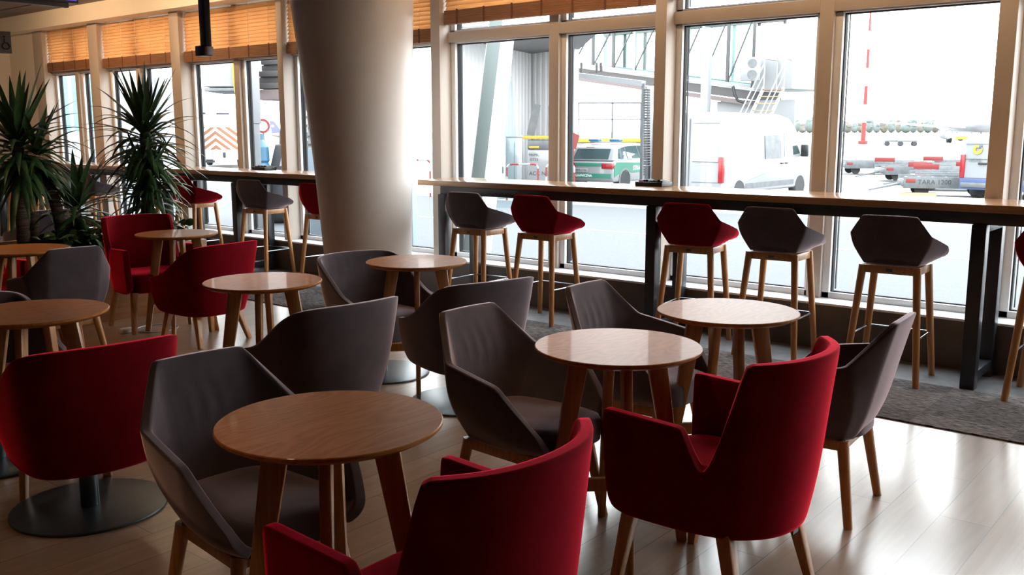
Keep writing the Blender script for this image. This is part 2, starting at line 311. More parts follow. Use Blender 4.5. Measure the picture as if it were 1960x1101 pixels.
# ------------------------------------------------------------------ the room shell
X0, X1 = -15.9, 3.7          # end walls
YW = 6.72                    # room face of the half wall
YG = 7.00                    # glass
ZC = 3.32                    # ceiling
def sbox(name, a, b, m, bev=0.0):
    bm = NB(); box(bm, a, b, bev); return struct(mk(name, bm, m))
sbox('floor', (X0-.2, -5.2, -.12), (X1+.2, YW+.02, 0), M['floor'])
sbox('floor', (X0, 5.285, 0.0), (X1, 6.19, 0.008), M['carpet'])
sbox('trim_1', (X0, 6.19, 0.0), (X1, YW, 0.006), M['tile'])
sbox('wall_front', (X0-.2, YW, -.5), (X1+.2, 7.10, .335), M['half_wall'])
sbox('trim_2', (X0, YW-.012, .335), (X1, 7.02, .352), M['frame_white'], .003)
sbox('wall_front', (X0-.2, 6.60, 3.09), (X1+.2, 7.15, 3.6), M['beam_paint'])
sbox('wall_front', (X0-.2, 6.80, 0), (-15.02, 7.02, 3.1), M['beam_paint'])
sbox('wall_left', (X0-.2, -5.2, 0), (X0, 6.80, 3.6), M['white_paint'])
sbox('wall_right', (X1, -5.2, 0), (X1+.2, 7.1, 3.6), M['wall_dark'])
sbox('wall_back', (X0-.2, -5.4, 0), (X1+.2, -5.2, 3.6), M['wall_dark'])
# ceiling boards with dark slots between them
bm = NB(); y = -5.2
while y < 6.6:
    box(bm, (X0, y, ZC), (X1, min(y+.56, 6.6), ZC+.04)); y += .60
box(bm, (X0-.2, -5.2, ZC+.12), (X1+.2, 6.62, ZC+.2)); struct(mk('ceiling', bm, M['ceiling']))
# pillars (left, right) at their room face, and the mullion in the middle of each bay
PIL = [(-15.03, -14.73), (-13.33, -13.07), (-11.22, -11.01), (-9.02, -8.92), (-6.60, -6.48), (-4.085, -3.98), (-1.552, -1.442), (0.98, 1.09), (3.5, 3.61)]
MUL = [-14.02, -12.30, -10.04, -7.75, -5.245, -2.775, -.25, 2.25]
for i, (a, b) in enumerate(PIL):
    bm = NB(); box(bm, (a, 6.78, .352), (b, 7.03, 3.09), .004); struct(mk('trim_%d' % (3+i), bm, M['pillar_paint']))
ZB, ZT0, ZT1 = .43, 2.45, 2.545
for i in range(len(PIL)-1):
    a, b = PIL[i][1], PIL[i+1][0]; mu = MUL[i]; mw = .105
    root = bpy.data.objects.new('window_%d' % (i+1), None); C.objects.link(root); struct(root)
    bm = NB()
    box(bm, (mu, 6.90, .352), (mu+mw, 7.03, 3.09), .003)                 # middle mullion
    for (p, q) in ((a, mu), (mu+mw, b)): box(bm, (p, 6.90, ZT0), (q, 7.03, ZT1), .003)   # transom
    mk('window_mullion', bm, M['pillar_paint'], root)
    bm = NB()
    for (p, q) in ((a, mu), (mu+mw, b)):
        for (z0, z1) in ((.352, ZT0), (ZT1, 3.09)):
            t = .055
            box(bm, (p, 6.94, z0), (p+t, 7.03, z1), .003); box(bm, (q-t*.6, 6.94, z0), (q, 7.03, z1), .003)
            box(bm, (p, 6.94, z0), (q, 7.03, z0+(.045 if z0 < 1 else .02)), .003); box(bm, (p, 6.94, z1-.012), (q, 7.03, z1), .003)
    mk('window_frame', bm, M['frame_white'], root)
    bm = NB()
    for (p, q) in ((a, mu), (mu+mw, b)):
        for (z0, z1) in ((.352+.045, ZT0-.012), (ZT1+.02, 3.08)):
            p2, q2 = p+.055, q-.033
            for u in (p2, q2-.009): box(bm, (u, 6.975, z0), (u+.009, 7.02, z1))
            for zz in (z0, z1-.009): box(bm, (p2, 6.975, zz), (q2, 7.02, zz+.009))
            box(bm, (p2+.022, 7.0, z0+.02), (p2+.027, 7.02, z1-.01))
    mk('gasket', bm, M['gasket'], root)
    for (p, q) in ((a, mu), (mu+mw, b)):
        bm = NB(); box(bm, (p+.05, YG, .38), (q-.03, YG+.006, ZT0)); mk('glass_pane', bm, M['pane'], root, smooth=False)
        bm = NB(); box(bm, (p+.05, YG, ZT1), (q-.03, YG+.006, 3.08)); mk('glass_pane', bm, M['pane'], root, smooth=False)
# the big leaning round column
def column():
    bm = NB(); n = 64
    lv = [(0.0, -6.400, 5.75, .392), (.5, -6.425, 5.75, .395), (1.2, -6.455, 5.75, .43), (1.6, -6.475, 5.75, .455), (2.2, -6.515, 5.75, .495), (2.8, -6.555, 5.75, .545), (ZC+.1, -6.59, 5.75, .59)]
    rings = [[bm.verts.new((x+r*math.cos(2*PI*k/n), y+r*math.sin(2*PI*k/n), z)) for k in range(n)] for z, x, y, r in lv]
    for A, B in zip(rings, rings[1:]):
        for k in range(n): bm.faces.new((A[k], A[(k+1) % n], B[(k+1) % n], B[k]))
    bm.faces.new(rings[0][::-1]); bm.faces.new(rings[-1])
    o = mk('column', bm, M['column_paint'], angle=60); struct(o)
column()
# ------------------------------------------------------------------ blinds
def blind(x0, x1, zb, label, y=6.86):
    r = thing('wooden_blind', label, 'blind', ((x0+x1)/2, y, zb), 0, 'wooden blinds across the windows'); hw = (x1-x0)/2; top = 3.09-zb
    st = .135; bm = NB(); z = st+.02; k = 0
    rot = Matrix.Rotation(math.radians(64), 3, 'X')
    while z < top-.02:
        box(bm, (-hw, -.031, z-.0016), (hw, .031, z+.0016), rot=rot, piv=(0, 0, z)); z += .042
    mk('slats', bm, M['slat'], r, smooth=False)
    bm = NB()
    for j in range(11): box(bm, (-hw, -.034, j*.0118), (hw, .034, j*.0118+.0098), .002)
    mk('stacked_slats', bm, M['slat_solid'], r)
    n = max(4, int((x1-x0)/.33))
    for j in range(n):
        u = -hw + (j+.5)*(2*hw)/n
        bm = NB(); box(bm, (u-.010, -.037, -.004), (u+.010, -.035, st)); mk('ladder_tape', bm, M['tape'], r, smooth=False)
        bm = NB(); tube(bm, [(u, -.028, st), (u, -.028, top)], .0018, 6); mk('ladder_cord', bm, M['frame_white'], r)
BZ = [2.49, 2.475, 2.465, 2.46, 2.61, 2.63]
BL = ['wooden slat blind on the farthest window, beside the end wall', 'wooden slat blind second from the far end, above the tall yucca', 'wooden slat blind behind the black hanging post',
      'wooden slat blind mostly hidden behind the round column', 'wooden slat blind right of the round column, low over two panes', 'wooden slat blind raised at the top edge, over the window with the white van']
for i in range(6): blind(PIL[i][1]+.02, PIL[i+1][0]-.01, BZ[i], BL[i])
# ------------------------------------------------------------------ long bars along the windows
def bar_counter(x0, x1, frames, label):
    r = thing('bar_counter', label, 'bar counter', ((x0+x1)/2, 6.46, 0)); cx = (x0+x1)/2
    bm = NB(); prism(bm, [(x0-cx+.04, -.29), (x1-cx, -.29), (x1-cx, .30), (x0-cx, .30)], 1.112, 1.16, 'z', bev=.004); mk('bar_top', bm, M['bar_wood'], r)
    bm = NB()
    bm.free()
    for yy in (-.24, .20):
        bm = NB(); box(bm, (x0-cx+.28, yy, 1.035), (x1-cx-.1, yy+.04, 1.112), .003); mk('apron', bm, M['dark_steel'], r)
    for fx in frames:
        fr = None
        for yy in (-.26, .16):
            bm = NB(); box(bm, (fx-cx-.042, yy, 0), (fx-cx+.042, yy+.085, 1.035), .003); o = mk('leg', bm, M['dark_steel'], r)
        for z0, z1 in ((.06, .12), (.99, 1.035)):
            bm = NB(); box(bm, (fx-cx-.042, -.175, z0), (fx-cx+.042, .16, z1), .003); mk('cross_rail', bm, M['dark_steel'], r)
    return r
bar_counter(-6.24, 3.4, [-5.93, -3.735, -1.435, .8, 3.0], 'long wooden window bar on black steel legs, right of the column')
bar_counter(-15.6, -7.0, [-7.25, -9.14, -10.57, -13.15, -15.3], 'long wooden window bar behind the plants, left of the column')
def tray(x, y, rz, label):
    r = thing('condiment_tray', label, 'tray', (x, y, 1.16), rz, 'black trays on the window bars')
    bm = NB(); box(bm, (-.125, -.08, 0), (.125, .08, .006), .002)
    for s in (-1, 1): box(bm, (-.125, s*.078-.004, 0), (.125, s*.078+.004, .034), .002); box(bm, (s*.121-.004, -.08, 0), (s*.121+.004, .08, .034), .002)
    mk('tray_box', bm, M['black'], r)
    for k in range(7):
        bm = NB(); u = -.1+k*.033; box(bm, (u-.012, -.05+.02*(k % 2), .006), (u+.012, .04, .046+.004*(k % 3)), .003)
        mk('sachet', bm, M['sign_red'] if k in (0,) else M['black'], r)
    return r
tray(-3.98, 6.64, .0, 'black tray of sachets on the right-hand bar in front of a pillar')
tray(-9.16, 6.64, .0, 'small black tray of sachets on the left-hand bar by a pillar')
# ------------------------------------------------------------------ upholstered shells
def shell_mesh(name, stations, th, m, parent, crease_st=(), rimcrease=.35, inner=None):
    """half stations from the back centre to the arm front; each a list of points from bottom to top"""
    half = stations; full = [[Vector((-p[0], p[1], p[2])) for p in st] for st in half[:0:-1]] + [[Vector(p) for p in st] for st in half]
    n, k = len(full), len(full[0])
    nrm = []
    for i in range(n):
        row = []
        for j in range(k):
            a = full[max(i-1, 0)][j]; b = full[min(i+1, n-1)][j]; c = full[i][max(j-1, 0)]; d = full[i][min(j+1, k-1)]
            v = (b-a).cross(d-c); v.z *= .35; v.normalize()
            ctr = Vector((0, .02, full[i][j].z)) - full[i][j]
            if v.dot(ctr) < 0: v = -v
            row.append(v)
        nrm.append(row)
    bm = NB(); O = [[bm.verts.new(full[i][j]) for j in range(k)] for i in range(n)]
    I = [[bm.verts.new(full[i][j] + nrm[i][j]*(th if j < k-1 else th*.8)) for j in range(k)] for i in range(n)]
    cl = bm.edges.layers.float.new('crease_edge')
    for i in range(n-1):
        for j in range(k-1):
            bm.faces.new((O[i][j], O[i+1][j], O[i+1][j+1], O[i][j+1])); bm.faces.new((I[i][j], I[i][j+1], I[i+1][j+1], I[i+1][j]))
        bm.faces.new((O[i][k-1], O[i+1][k-1], I[i+1][k-1], I[i][k-1])); bm.faces.new((O[i][0], I[i][0], I[i+1][0], O[i+1][0]))
    for i in (0, n-1):
        for j in range(k-1): bm.faces.new((O[i][j], O[i][j+1], I[i][j+1], I[i][j]))
    def cr(a, b, v):
        e = bm.edges.get((a, b))
        if e: e[cl] = max(e[cl], v)
    for i in range(n-1): cr(O[i][k-1], O[i+1][k-1], rimcrease); cr(I[i][k-1], I[i+1][k-1], rimcrease*.8); cr(O[i][0], O[i+1][0], .8)
    for i in (0, n-1):
        for j in range(k-1): cr(O[i][j], O[i][j+1], rimcrease); cr(I[i][j], I[i][j+1], rimcrease*.8)
    h = len(half)
    for s, v in crease_st:
        for i in (h-1-s, h-1+s):
            for j in range(k-1): cr(O[i][j], O[i][j+1], v); cr(I[i][j], I[i][j+1], v*.6)
            cr(O[i][k-1], I[i][k-1], v)
    o = mk(name, bm, m, parent, smooth=False)
    md = o.modifiers.new('s', 'SUBSURF'); md.levels = 3; md.render_levels = 3
    return bake(o, 60)
def cushion(name, hw0, hw1, y0, y1, z0, z1, m, parent, p=4.0):
    bm = NB(); n = 40; rings = []
    for (s, z) in ((.90, z0), (1.0, z0+.012), (1.0, z1-.022), (.975, z1-.008), (.90, z1), (.6, z1+.006), (.25, z1+.009)):
        rg = []
        for k in range(n):
            a = 2*PI*k/n; ca, sa = math.cos(a), math.sin(a)
            u = math.copysign(abs(ca)**(2/p), ca)*s; v = math.copysign(abs(sa)**(2/p), sa)*s
            yy = (y0+y1)/2 + v*(y1-y0)/2; hw = hw0 + (hw1-hw0)*(v+1)/2; rg.append(bm.verts.new((u*hw, yy, z)))
        rings.append(rg)
    for A, B in zip(rings, rings[1:]):
        for k in range(n): bm.faces.new((A[k], A[(k+1) % n], B[(k+1) % n], B[k]))
    bm.faces.new(rings[0][::-1]); bm.faces.new(rings[-1]); return mk(name, bm, m, parent, angle=50)
def seam(bm, pts, r=.0022): tube(bm, pts, r, 6)
ST_B = [[(0,-.195,.345),(0,-.25,.45),(0,-.288,.63),(0,-.345,.856)],
        [(.125,-.185,.345),(.15,-.24,.45),(.165,-.28,.64),(.167,-.336,.852)],
        [(.175,-.15,.345),(.225,-.20,.46),(.262,-.205,.57),(.284,-.182,.678)],
        [(.19,-.03,.345),(.255,-.04,.43),(.287,-.04,.535),(.294,-.04,.655)],
        [(.195,.1,.347),(.262,.1,.41),(.29,.1,.515),(.299,.10,.63)],
        [(.19,.2,.352),(.25,.2,.39),(.272,.2,.455),(.276,.195,.535)],
        [(.17,.275,.36),(.212,.285,.385),(.235,.285,.415),(.243,.272,.45)]]
ST_S = [[(0,-.14,.765),(0,-.185,.83),(0,-.21,.95),(0,-.225,1.08)],
        [(.12,-.135,.762),(.148,-.178,.83),(.168,-.20,.95),(.168,-.218,1.076)],
        [(.165,-.12,.76),(.205,-.155,.835),(.235,-.17,.895),(.247,-.174,.958)],
        [(.185,-.0,.762),(.235,-.02,.81),(.262,-.02,.86),(.272,-.02,.915)],
        [(.185,.1,.766),(.245,.1,.80),(.275,.1,.832),(.288,.1,.878)],
        [(.17,.175,.775),(.235,.19,.79),(.268,.19,.812),(.280,.182,.838)]]
ST_A = [[(0,-.315,.300),(0,-.345,.45),(0,-.365,.66),(0,-.395,.905)],
        [(.15,-.285,.303),(.165,-.315,.45),(.175,-.335,.66),(.178,-.362,.903)],
        [(.25,-.20,.312),(.278,-.218,.45),(.290,-.232,.66),(.300,-.250,.900)],
        [(.278,-.125,.315),(.295,-.125,.39),(.302,-.12,.445),(.305,-.116,.488)],
        [(.295,-.055,.315),(.312,-.05,.42),(.322,-.045,.54),(.325,-.040,.668)],
        [(.305,.1,.315),(.318,.1,.42),(.324,.1,.55),(.325,.1,.674)],
        [(.30,.245,.315),(.315,.252,.42),(.324,.256,.55),(.325,.257,.68)]]
ST_C = [[(0,-.300,.235),(0,-.350,.37),(0,-.388,.56),(0,-.425,.782)],
        [(.185,-.262,.235),(.215,-.305,.37),(.242,-.338,.56),(.262,-.372,.780)],
        [(.255,-.185,.235),(.286,-.215,.37),(.316,-.24,.54),(.332,-.262,.757)],
        [(.272,-.06,.24),(.300,-.08,.37),(.320,-.09,.50),(.328,-.11,.665)],
        [(.276,.05,.245),(.305,.04,.36),(.320,.03,.45),(.328,.02,.565)],
        [(.272,.13,.25),(.302,.13,.355),(.315,.13,.44),(.322,.13,.53)],
        [(.262,.205,.26),(.292,.215,.355),(.304,.218,.435),(.312,.218,.515)]]
def leg4(root, top, foot, zt, w0, w1, m, rnd=False):
    for sx in (-1, 1):
        for sy in (-1, 1):
            bm = NB(); a = Vector((sx*top[0], top[1] if sy > 0 else top[2], zt)); b = Vector((sx*foot[0], foot[1] if sy > 0 else foot[2], 0))
            if rnd: tube(bm, [a, b], w0/2, 14, r2=w1/2)
            else: bar(bm, a, b, w0, w0, w1, w1, side=(1, 0, 0), bev=.004)
            # flat foot
            for v in bm.verts:
                if v.co.z < .012: v.co.z = 0 if v.co.z < .006 else v.co.z
            mk('leg', bm, m, root)
def wrinkle(o, z0, zc, zw, xw, amp, k, crease):
    nr = [v.normal.copy() for v in o.data.vertices]
    for v, n in zip(o.data.vertices, nr):
        if n.y > .35 and v.co.z > z0 and abs(v.co.x) < xw*1.5:
            wz = math.exp(-((v.co.z-zc)/zw)**2); wx = max(0, 1-(v.co.x/xw)**2)
            v.co += n*amp*wz*wx*math.sin(v.co.x*k+1.2*math.sin(v.co.z*30))
            v.co -= n*.007*math.exp(-((v.co.z-crease)/.011)**2)*max(0, 1-(v.co.x/(xw*1.4))**2)
    o.data.update()
def shell_armchair(label, loc, rz, m):
    r = thing('shell_armchair', label, 'chair', loc, rz, 'grey shell armchairs')
    wrinkle(shell_mesh('shell', ST_B, .040, m, r, crease_st=((1, .85), (2, .75), (4, .5)), rimcrease=.6), .56, .68, .07, .13, .0045, 105, .612)
    cushion('seat', .165, .215, -.215, .295, .345, .462, m, r)
    bm = NB()
    for s in (-1, 1): bar(bm, (s*.165, -.16, .325), (s*.175, .2, .325), .028, .045, side=(1, 0, 0), bev=.003)
    for yy in (-.15, .19): bar(bm, (-.165, yy, .325), (.165, yy, .325), .028, .045, side=(0, 1, 0), bev=.003)
    mk('seat_frame', bm, M['oak_leg'], r)
    leg4(r, (.172, .195, -.155), (.222, .25, -.21), .345, .050, .037, M['oak_leg'], True)
    return r
def bar_stool(label, loc, rz, m):
    r = thing('bar_stool', label, 'bar stool', loc, rz, 'bar stools along the window bars')
    shell_mesh('shell', ST_S, .034, m, r, crease_st=((1, .8), (2, .7), (4, .5)), rimcrease=.55)
    cushion('seat', .155, .21, -.16, .20, .758, .835, m, r)
    bm = NB()
    for s in (-1, 1): bar(bm, (s*.163, -.135, .728), (s*.168, .15, .728), .024, .05, side=(1, 0, 0), bev=.003)
    for yy in (-.13, .145): bar(bm, (-.16, yy, .728), (.16, yy, .728), .024, .05, side=(0, 1, 0), bev=.003)
    mk('seat_frame', bm, M['oak_leg'], r)
    leg4(r, (.165, .15, -.135), (.222, .205, -.212), .752, .050, .040, M['oak_leg'], True)
    bm = NB(); z = .30; f = 1-z/.752; x_ = .165+(.222-.165)*f; yb = -.135-(.212-.135)*f; yf = .15+(.205-.15)*f
    seamp = [(-x_, yb+.01, z), (-x_, yf-.02, z), (-x_+.03, yf+.012, z), (x_-.03, yf+.012, z), (x_, yf-.02, z), (x_, yb+.01, z)]
    tube(bm, seamp, .0065, 8); mk('footrest', bm, M['chrome'], r)
    bm = NB(); box(bm, (-.02, -.1445, .716), (.02, -.1425, .738), .0008); mk('maker_label', bm, M['galv'], r)
    return r
def winged_armchair(label, loc, rz, m, grp='red high-back armchairs'):
    r = thing('high_back_armchair', label, 'chair', loc, rz, grp)
    shell_mesh('shell', ST_A, .052, m, r, crease_st=((2, .7), (3, .3), (4, .75), (6, .6)), rimcrease=.6)
    cushion('seat', .245, .265, -.235, .25, .315, .470, m, r)
    leg4(r, (.235, .19, -.165), (.275, .235, -.245), .325, .050, .032, M['oak_leg'])
    bm = NB(); box(bm, (-.02, -.300, .285), (.02, -.297, .310)); mk('fabric_tag', bm, M['black'], r)
    return r
def tub_armchair(label, loc, rz, m, legs=False):
    r = thing('tub_armchair', label, 'chair', loc, rz, 'low tub armchairs')
    wrinkle(shell_mesh('shell', ST_C, .044, m, r, crease_st=((6, .7),), rimcrease=.55), .48, .66, .10, .22, .004, 85, .3)
    cushion('seat', .235, .275, -.26, .235, .240, .425, m, r)
    if legs: leg4(r, (.19, .15, -.16), (.235, .20, -.235), .255, .050, .032, M['oak_leg'])
    else:
        bm = NB(); lathe(bm, [(.315, 0.0), (.318, .004), (.316, .010), (.30, .012), (.02, .013)], 64); mk('base_disc', bm, M['base_steel'], r, angle=25)
        bm = NB(); lathe(bm, [(.038, .012), (.038, .25)], 32); mk('pedestal_post', bm, M['base_steel'], r)
    return r
def round_table(label, x, y, group='round oak café tables'):
    r = thing('round_table', label, 'table', (x, y, 0), 0, 'round oak cafe tables'); R = .3165; zt = .796
    bm = NB(); lathe(bm, [(.29, zt-.026), (R-.003, zt-.013), (R, zt-.010), (R, zt-.0025), (R-.003, zt)], 96); mk('tabletop', bm, M['oak_top'], r, angle=30)
    for k in range(4):
        a = PI/4 + k*PI/2; d = Vector((math.cos(a), math.sin(a), 0)); s = Vector((-math.sin(a), math.cos(a), 0))
        bm = NB(); bar(bm, d*.145+Vector((0, 0, zt-.026)), d*.272, .078, .034, .040, .028, side=d, bev=.006)
        for v in bm.verts:
            if v.co.z < .02: v.co.z = max(0, v.co.z*.3)
        mk('leg', bm, M['oak'], r)
    for k in range(2):
        a = PI/4 + k*PI/2; d = Vector((math.cos(a), math.sin(a), 0))
        bm = NB(); bar(bm, -d*.225+Vector((0, 0, .245-.0*k)), d*.225+Vector((0, 0, .245)), .026, .052, side=Vector((-d.y, d.x, 0)), bev=.004); mk('cross_stretcher', bm, M['oak'], r)
    return r
T = [(-2.020, 1.650), (-1.913, 2.958), (-1.917, 3.871), (-4.277, 3.061), (-4.190, 4.151), (-6.846, 4.101), (-4.35, 1.87), (-6.78, 2.86)]
TL = ['nearest round oak table, warm brown wood grain, between a grey and a red chair', 'round oak table with a pale reflection, between grey chair and red high-back chair',
      'round oak table nearest the bar stools, its top mirroring the bright sky', 'round oak table in the middle row behind the wide dark tub chair', 'round oak table in front of the foot of the column',
      'small far round oak table between two red chairs', 'round oak table at the left edge behind the big red tub chair', 'far round oak table at the left edge by the yucca trunks']
t0 = round_table(TL[0], *T[0])
for lb, (x, y) in list(zip(TL, T))[1:]: dup(t0, (x, y, 0), 0, lb)
D = math.radians
g0 = shell_armchair('grey shell armchair facing right at the nearest table, front left of the photo', (-2.496, 1.716, 0), D(-95), M['grey'])
for x, y, a, lb in ((-2.359, 2.95, -92, 'grey shell armchair seen from the front at the second table, centre of the photo'),
                    (-2.338, 3.815, -89, 'grey shell armchair behind the two pale tables, in front of a black bar leg'),
                    (-1.476, 3.881, 94, 'grey shell armchair turned away, behind the tall red chair at right'),
                    (-6.40, 2.93, 85, 'grey shell armchair with its back turned at the far left table'),
                    (-9.55, 4.22, 90, 'grey shell armchair beyond the planter, between the yucca trunks'),
                    (-9.55, 3.42, 90, 'grey shell armchair beyond the planter, at the left edge of the photo')):
    dup(g0, (x, y, 0), D(a), lb)
r0 = winged_armchair('red high-back armchair with its whole side and back in view, right of centre', (-1.448, 2.878, 0), D(89), M['red'])
for x, y, a, lb in ((-1.543, 1.577, 90, 'red high-back armchair cut by the bottom edge, nearest the camera'),
                    (-7.206, 4.073, -97, 'red high-back armchair facing the camera in front of the wooden planter'),
                    (-7.28, 2.70, -92, 'red high-back armchair at the left edge behind the far table')):
    dup(r0, (x, y, 0), D(a), lb)
c0 = tub_armchair('wide grey tub armchair seen from behind, back of the nearest table', (-3.80, 3.03, 0), D(86), M['grey'])
for x, y, a, lb in ((-3.704, 4.038, 76, 'grey tub armchair seen from behind, with its steel disc showing, centre of the photo'),
                    (-4.586, 4.201, -101, 'grey tub armchair facing the camera in front of the column'),
                    (-4.80, 1.83, -90, 'black-looking tub armchair facing right at the left edge table')):
    dup(c0, (x, y, 0), D(a), lb)
c1 = dup(c0, (-3.862, 1.828, 0), D(82), 'big red tub armchair on a round steel base, seen from behind at left'); setmat(c1, ('shell', 'seat'), M['red'])
tub_armchair('red tub armchair on wooden legs, back turned, behind the second row of tables', (-6.40, 4.02, 0), D(97), M['red'], True)
s0 = bar_stool('dark grey bar stool just left of the rightmost black bar leg', (-1.916, 6.215, 0), .052, M['grey'])
sr = bar_stool('red bar stool second from the left end of the right-hand bar', (-4.811, 6.30, 0), 0, M['red'])
for x, y, a, src, lb in ((-2.77, 6.36, .048, s0, 'grey bar stool right beside a red stool, below the white van'),
                         (-5.511, 6.24, .023, s0, 'dark grey bar stool at the left end of the right-hand bar'),
                         (-8.801, 6.36, .104, s0, 'dark grey bar stool between two red ones left of the column'),
                         (-3.42, 6.33, .15, sr, 'red bar stool right of the middle black bar leg'),
                         (-.97, 6.28, .0, sr, 'red bar stool cut off by the right edge of the photo'),
                         (-7.683, 6.334, -.03, sr, 'red bar stool partly hidden behind the left edge of the column'),
                         (-10.166, 6.37, .025, sr, 'red bar stool right of the yucca leaves, its arm lit'),
                         (-10.95, 6.36, .0, sr, 'red bar stool half hidden by another red stool and the yucca'),
                         (-13.66, 6.28, .0, sr, 'far red bar stool seen between the yucca trunks'),
                         (-14.55, 6.28, .0, sr, 'farthest red bar stool at the left edge of the photo'),
                         (-12.45, 6.30, .1, s0, 'grey bar stool hidden behind the yucca leaves, only its legs clear')):
    dup(src, (x, y, 0), a, lb)
# ------------------------------------------------------------------ planter and plants
r = thing('planter_box', 'long waist-high wooden planter box behind the far red armchair', 'planter', (-8.3, 3.9, 0))
bm = NB(); box(bm, (-.62, -.98, 0), (.62, .98, .05)); 
for s in (-1, 1): box(bm, (s*.62-.02, -.98, 0), (s*.62+.02, .98, .62), .003); box(bm, (-.62, s*.98-.02, 0), (.62, s*.98+.02, .62), .003)
mk('planter_wall', bm, M['planter_wood'], r)
bm = NB(); box(bm, (-.6, -.96, .5), (.6, .96, .57)); mk('soil', bm, M['soil'], r)
def leaf(bm, base, az, el, L, wd, droop, twist=0.0):
    """a long folded blade"""
    n = 9; d = Vector((math.cos(az)*math.cos(el), math.sin(az)*math.cos(el), math.sin(el))); p = Vector(base); rows = []
    side = Vector((-math.sin(az), math.cos(az), 0))
    for i in range(n):
        t = i/(n-1); w_ = wd*(.45+1.1*t)*(1-t)**.55 if t < 1 else 0; w_ = wd*min(1, .5+2.2*t)*max(0, 1-t**2.6)
        up = side.cross(d).normalized()
        rows.append((p+side*w_/2+up*w_*.18, p.copy(), p-side*w_/2+up*w_*.18))
        d = (d + Vector((0, 0, -1))*droop/(n-1)*(.4+1.2*t)).normalized(); p = p + d*L/(n-1)
    V = [[bm.verts.new(q) for q in row] for row in rows[:-1]]; tip = bm.verts.new(rows[-1][1])
    for A, B in zip(V, V[1:]):
        bm.faces.new((A[0], A[1], B[1], B[0])); bm.faces.new((A[1], A[2], B[2], B[1]))
    A = V[-1]; bm.faces.new((A[0], A[1], tip)); bm.faces.new((A[1], A[2], tip))
def trunk(bm, pts, r0, r1):
    pts = [Vector(p) for p in pts]; out = []
    for i in range(len(pts)-1):
        for k in range(10): out.append(pts[i].lerp(pts[i+1], k/10))
    out.append(pts[-1]); N = len(out); rings = []
    for i, p in enumerate(out):
        rr = (r0+(r1-r0)*i/(N-1))*(1.0+.10*(i % 2)); rings.append([bm.verts.new(p+Vector((math.cos(2*PI*k/14)*rr, math.sin(2*PI*k/14)*rr, 0))) for k in range(14)])
    for A, B in zip(rings, rings[1:]):
        for k in range(14): bm.faces.new((A[k], A[(k+1) % 14], B[(k+1) % 14], B[k]))
    bm.faces.new(rings[0][::-1]); bm.faces.new(rings[-1])
def yucca(label, loc, trunks, heads, cut=None):
    r = thing('potted_yucca', label, 'plant', loc, 0, 'yuccas in the planter')
    for tr in trunks: bm = NB(); trunk(bm, *tr); mk('trunk', bm, M['bark'], r)
    for (hp, n, L, wd, hlen) in heads:
        bm = NB()
        for k in range(n):
            t = k/n; az = k*2.39996+random.uniform(-.2, .2); el = D(74)-t**.8*D(120)+random.uniform(-.26, .26); l = L*random.uniform(.72, 1.1)*(1-.10*t)
            leaf(bm, (hp[0]+.015*math.cos(az), hp[1]+.015*math.sin(az), hp[2]-hlen*t), az, el, l, wd*random.uniform(.8, 1.1), random.uniform(.7, 1.7) if t > .14 else random.uniform(.1, .6))
        o = mk('foliage', bm, M['leaf'], r, angle=80)
# left tall yucca: two trunks, one ending in a saw cut
yucca('tall yucca at the left edge with a bare ringed trunk', (-8.3, 3.53, .56),
      [([(0, 0, 0), (.0, .02, .55), (-.02, .03, .95)], .052, .045), ([(0, .09, 0), (.01, .10, .36)], .045, .043)], [((-.02, .03, 1.02), 110, .62, .066, .34)])
yucca('yucca with a leaning second trunk and a low head, middle of the planter', (-8.3, 3.88, .56),
      [([(0, 0, 0), (.0, -.03, .30), (.02, -.10, .62), (.05, -.13, .80)], .052, .043), ([(.02, .12, 0), (.02, .12, .34)], .038, .034)], [((.02, .12, .44), 80, .52, .062, .26), ((.05, -.20, .92), 55, .5, .06, .2)])
yucca('tallest bushy yucca on the right of the planter, leaves down to the soil', (-8.3, 4.68, .56),
      [([(0, 0, 0), (.0, .0, .5), (.0, .02, 1.02)], .05, .04)], [((0, .02, 1.12), 140, .60, .062, .46), ((.03, -.02, .66), 90, .52, .058, .45)])
def pothos(label, x, y, n, rad):
    r = thing('trailing_plant', label, 'plant', (x, y, .56), 0, 'trailing plants in the planter soil'); bm = NB()
    for k in range(n):
        az = random.uniform(0, 2*PI); rr = random.uniform(.0, rad); h = random.uniform(.03, .22)
        b = Vector((rr*math.cos(az), rr*math.sin(az), h)); 
        t = bmesh.new(); L = random.uniform(.09, .15); pts = [(0, 0), (.25, .34), (.55, .40), (.85, .2), (1, 0), (.85, -.2), (.55, -.40), (.25, -.34)]
        c = t.verts.new((L*.5, 0, .012)); vv = [t.verts.new((L*u, L*v*.95, -.02*u*u)) for u, v in pts]
        for i in range(8): t.faces.new((c, vv[i], vv[(i+1) % 8]))
        merge(bm, t, 0, Matrix.Translation(b) @ Euler((random.uniform(-.7, .7), random.uniform(-.2, .9), random.uniform(0, 2*PI))).to_matrix().to_4x4())
        if k % 3 == 0: tube(bm, [(0, 0, 0), b*.5+Vector((0, 0, .03)), b], .003, 5)
    mk('leaves', bm, M['leaf2'], r, angle=80)
pothos('low leafy plant in the planter at the foot of the left yucca trunks', -7.98, 3.72, 70, .26)
pothos('low leafy plant spilling at the planter edge below the middle yucca', -7.95, 4.12, 110, .30)
pothos('low leafy plant behind the red armchair under the tallest yucca', -8.0, 4.60, 90, .30)
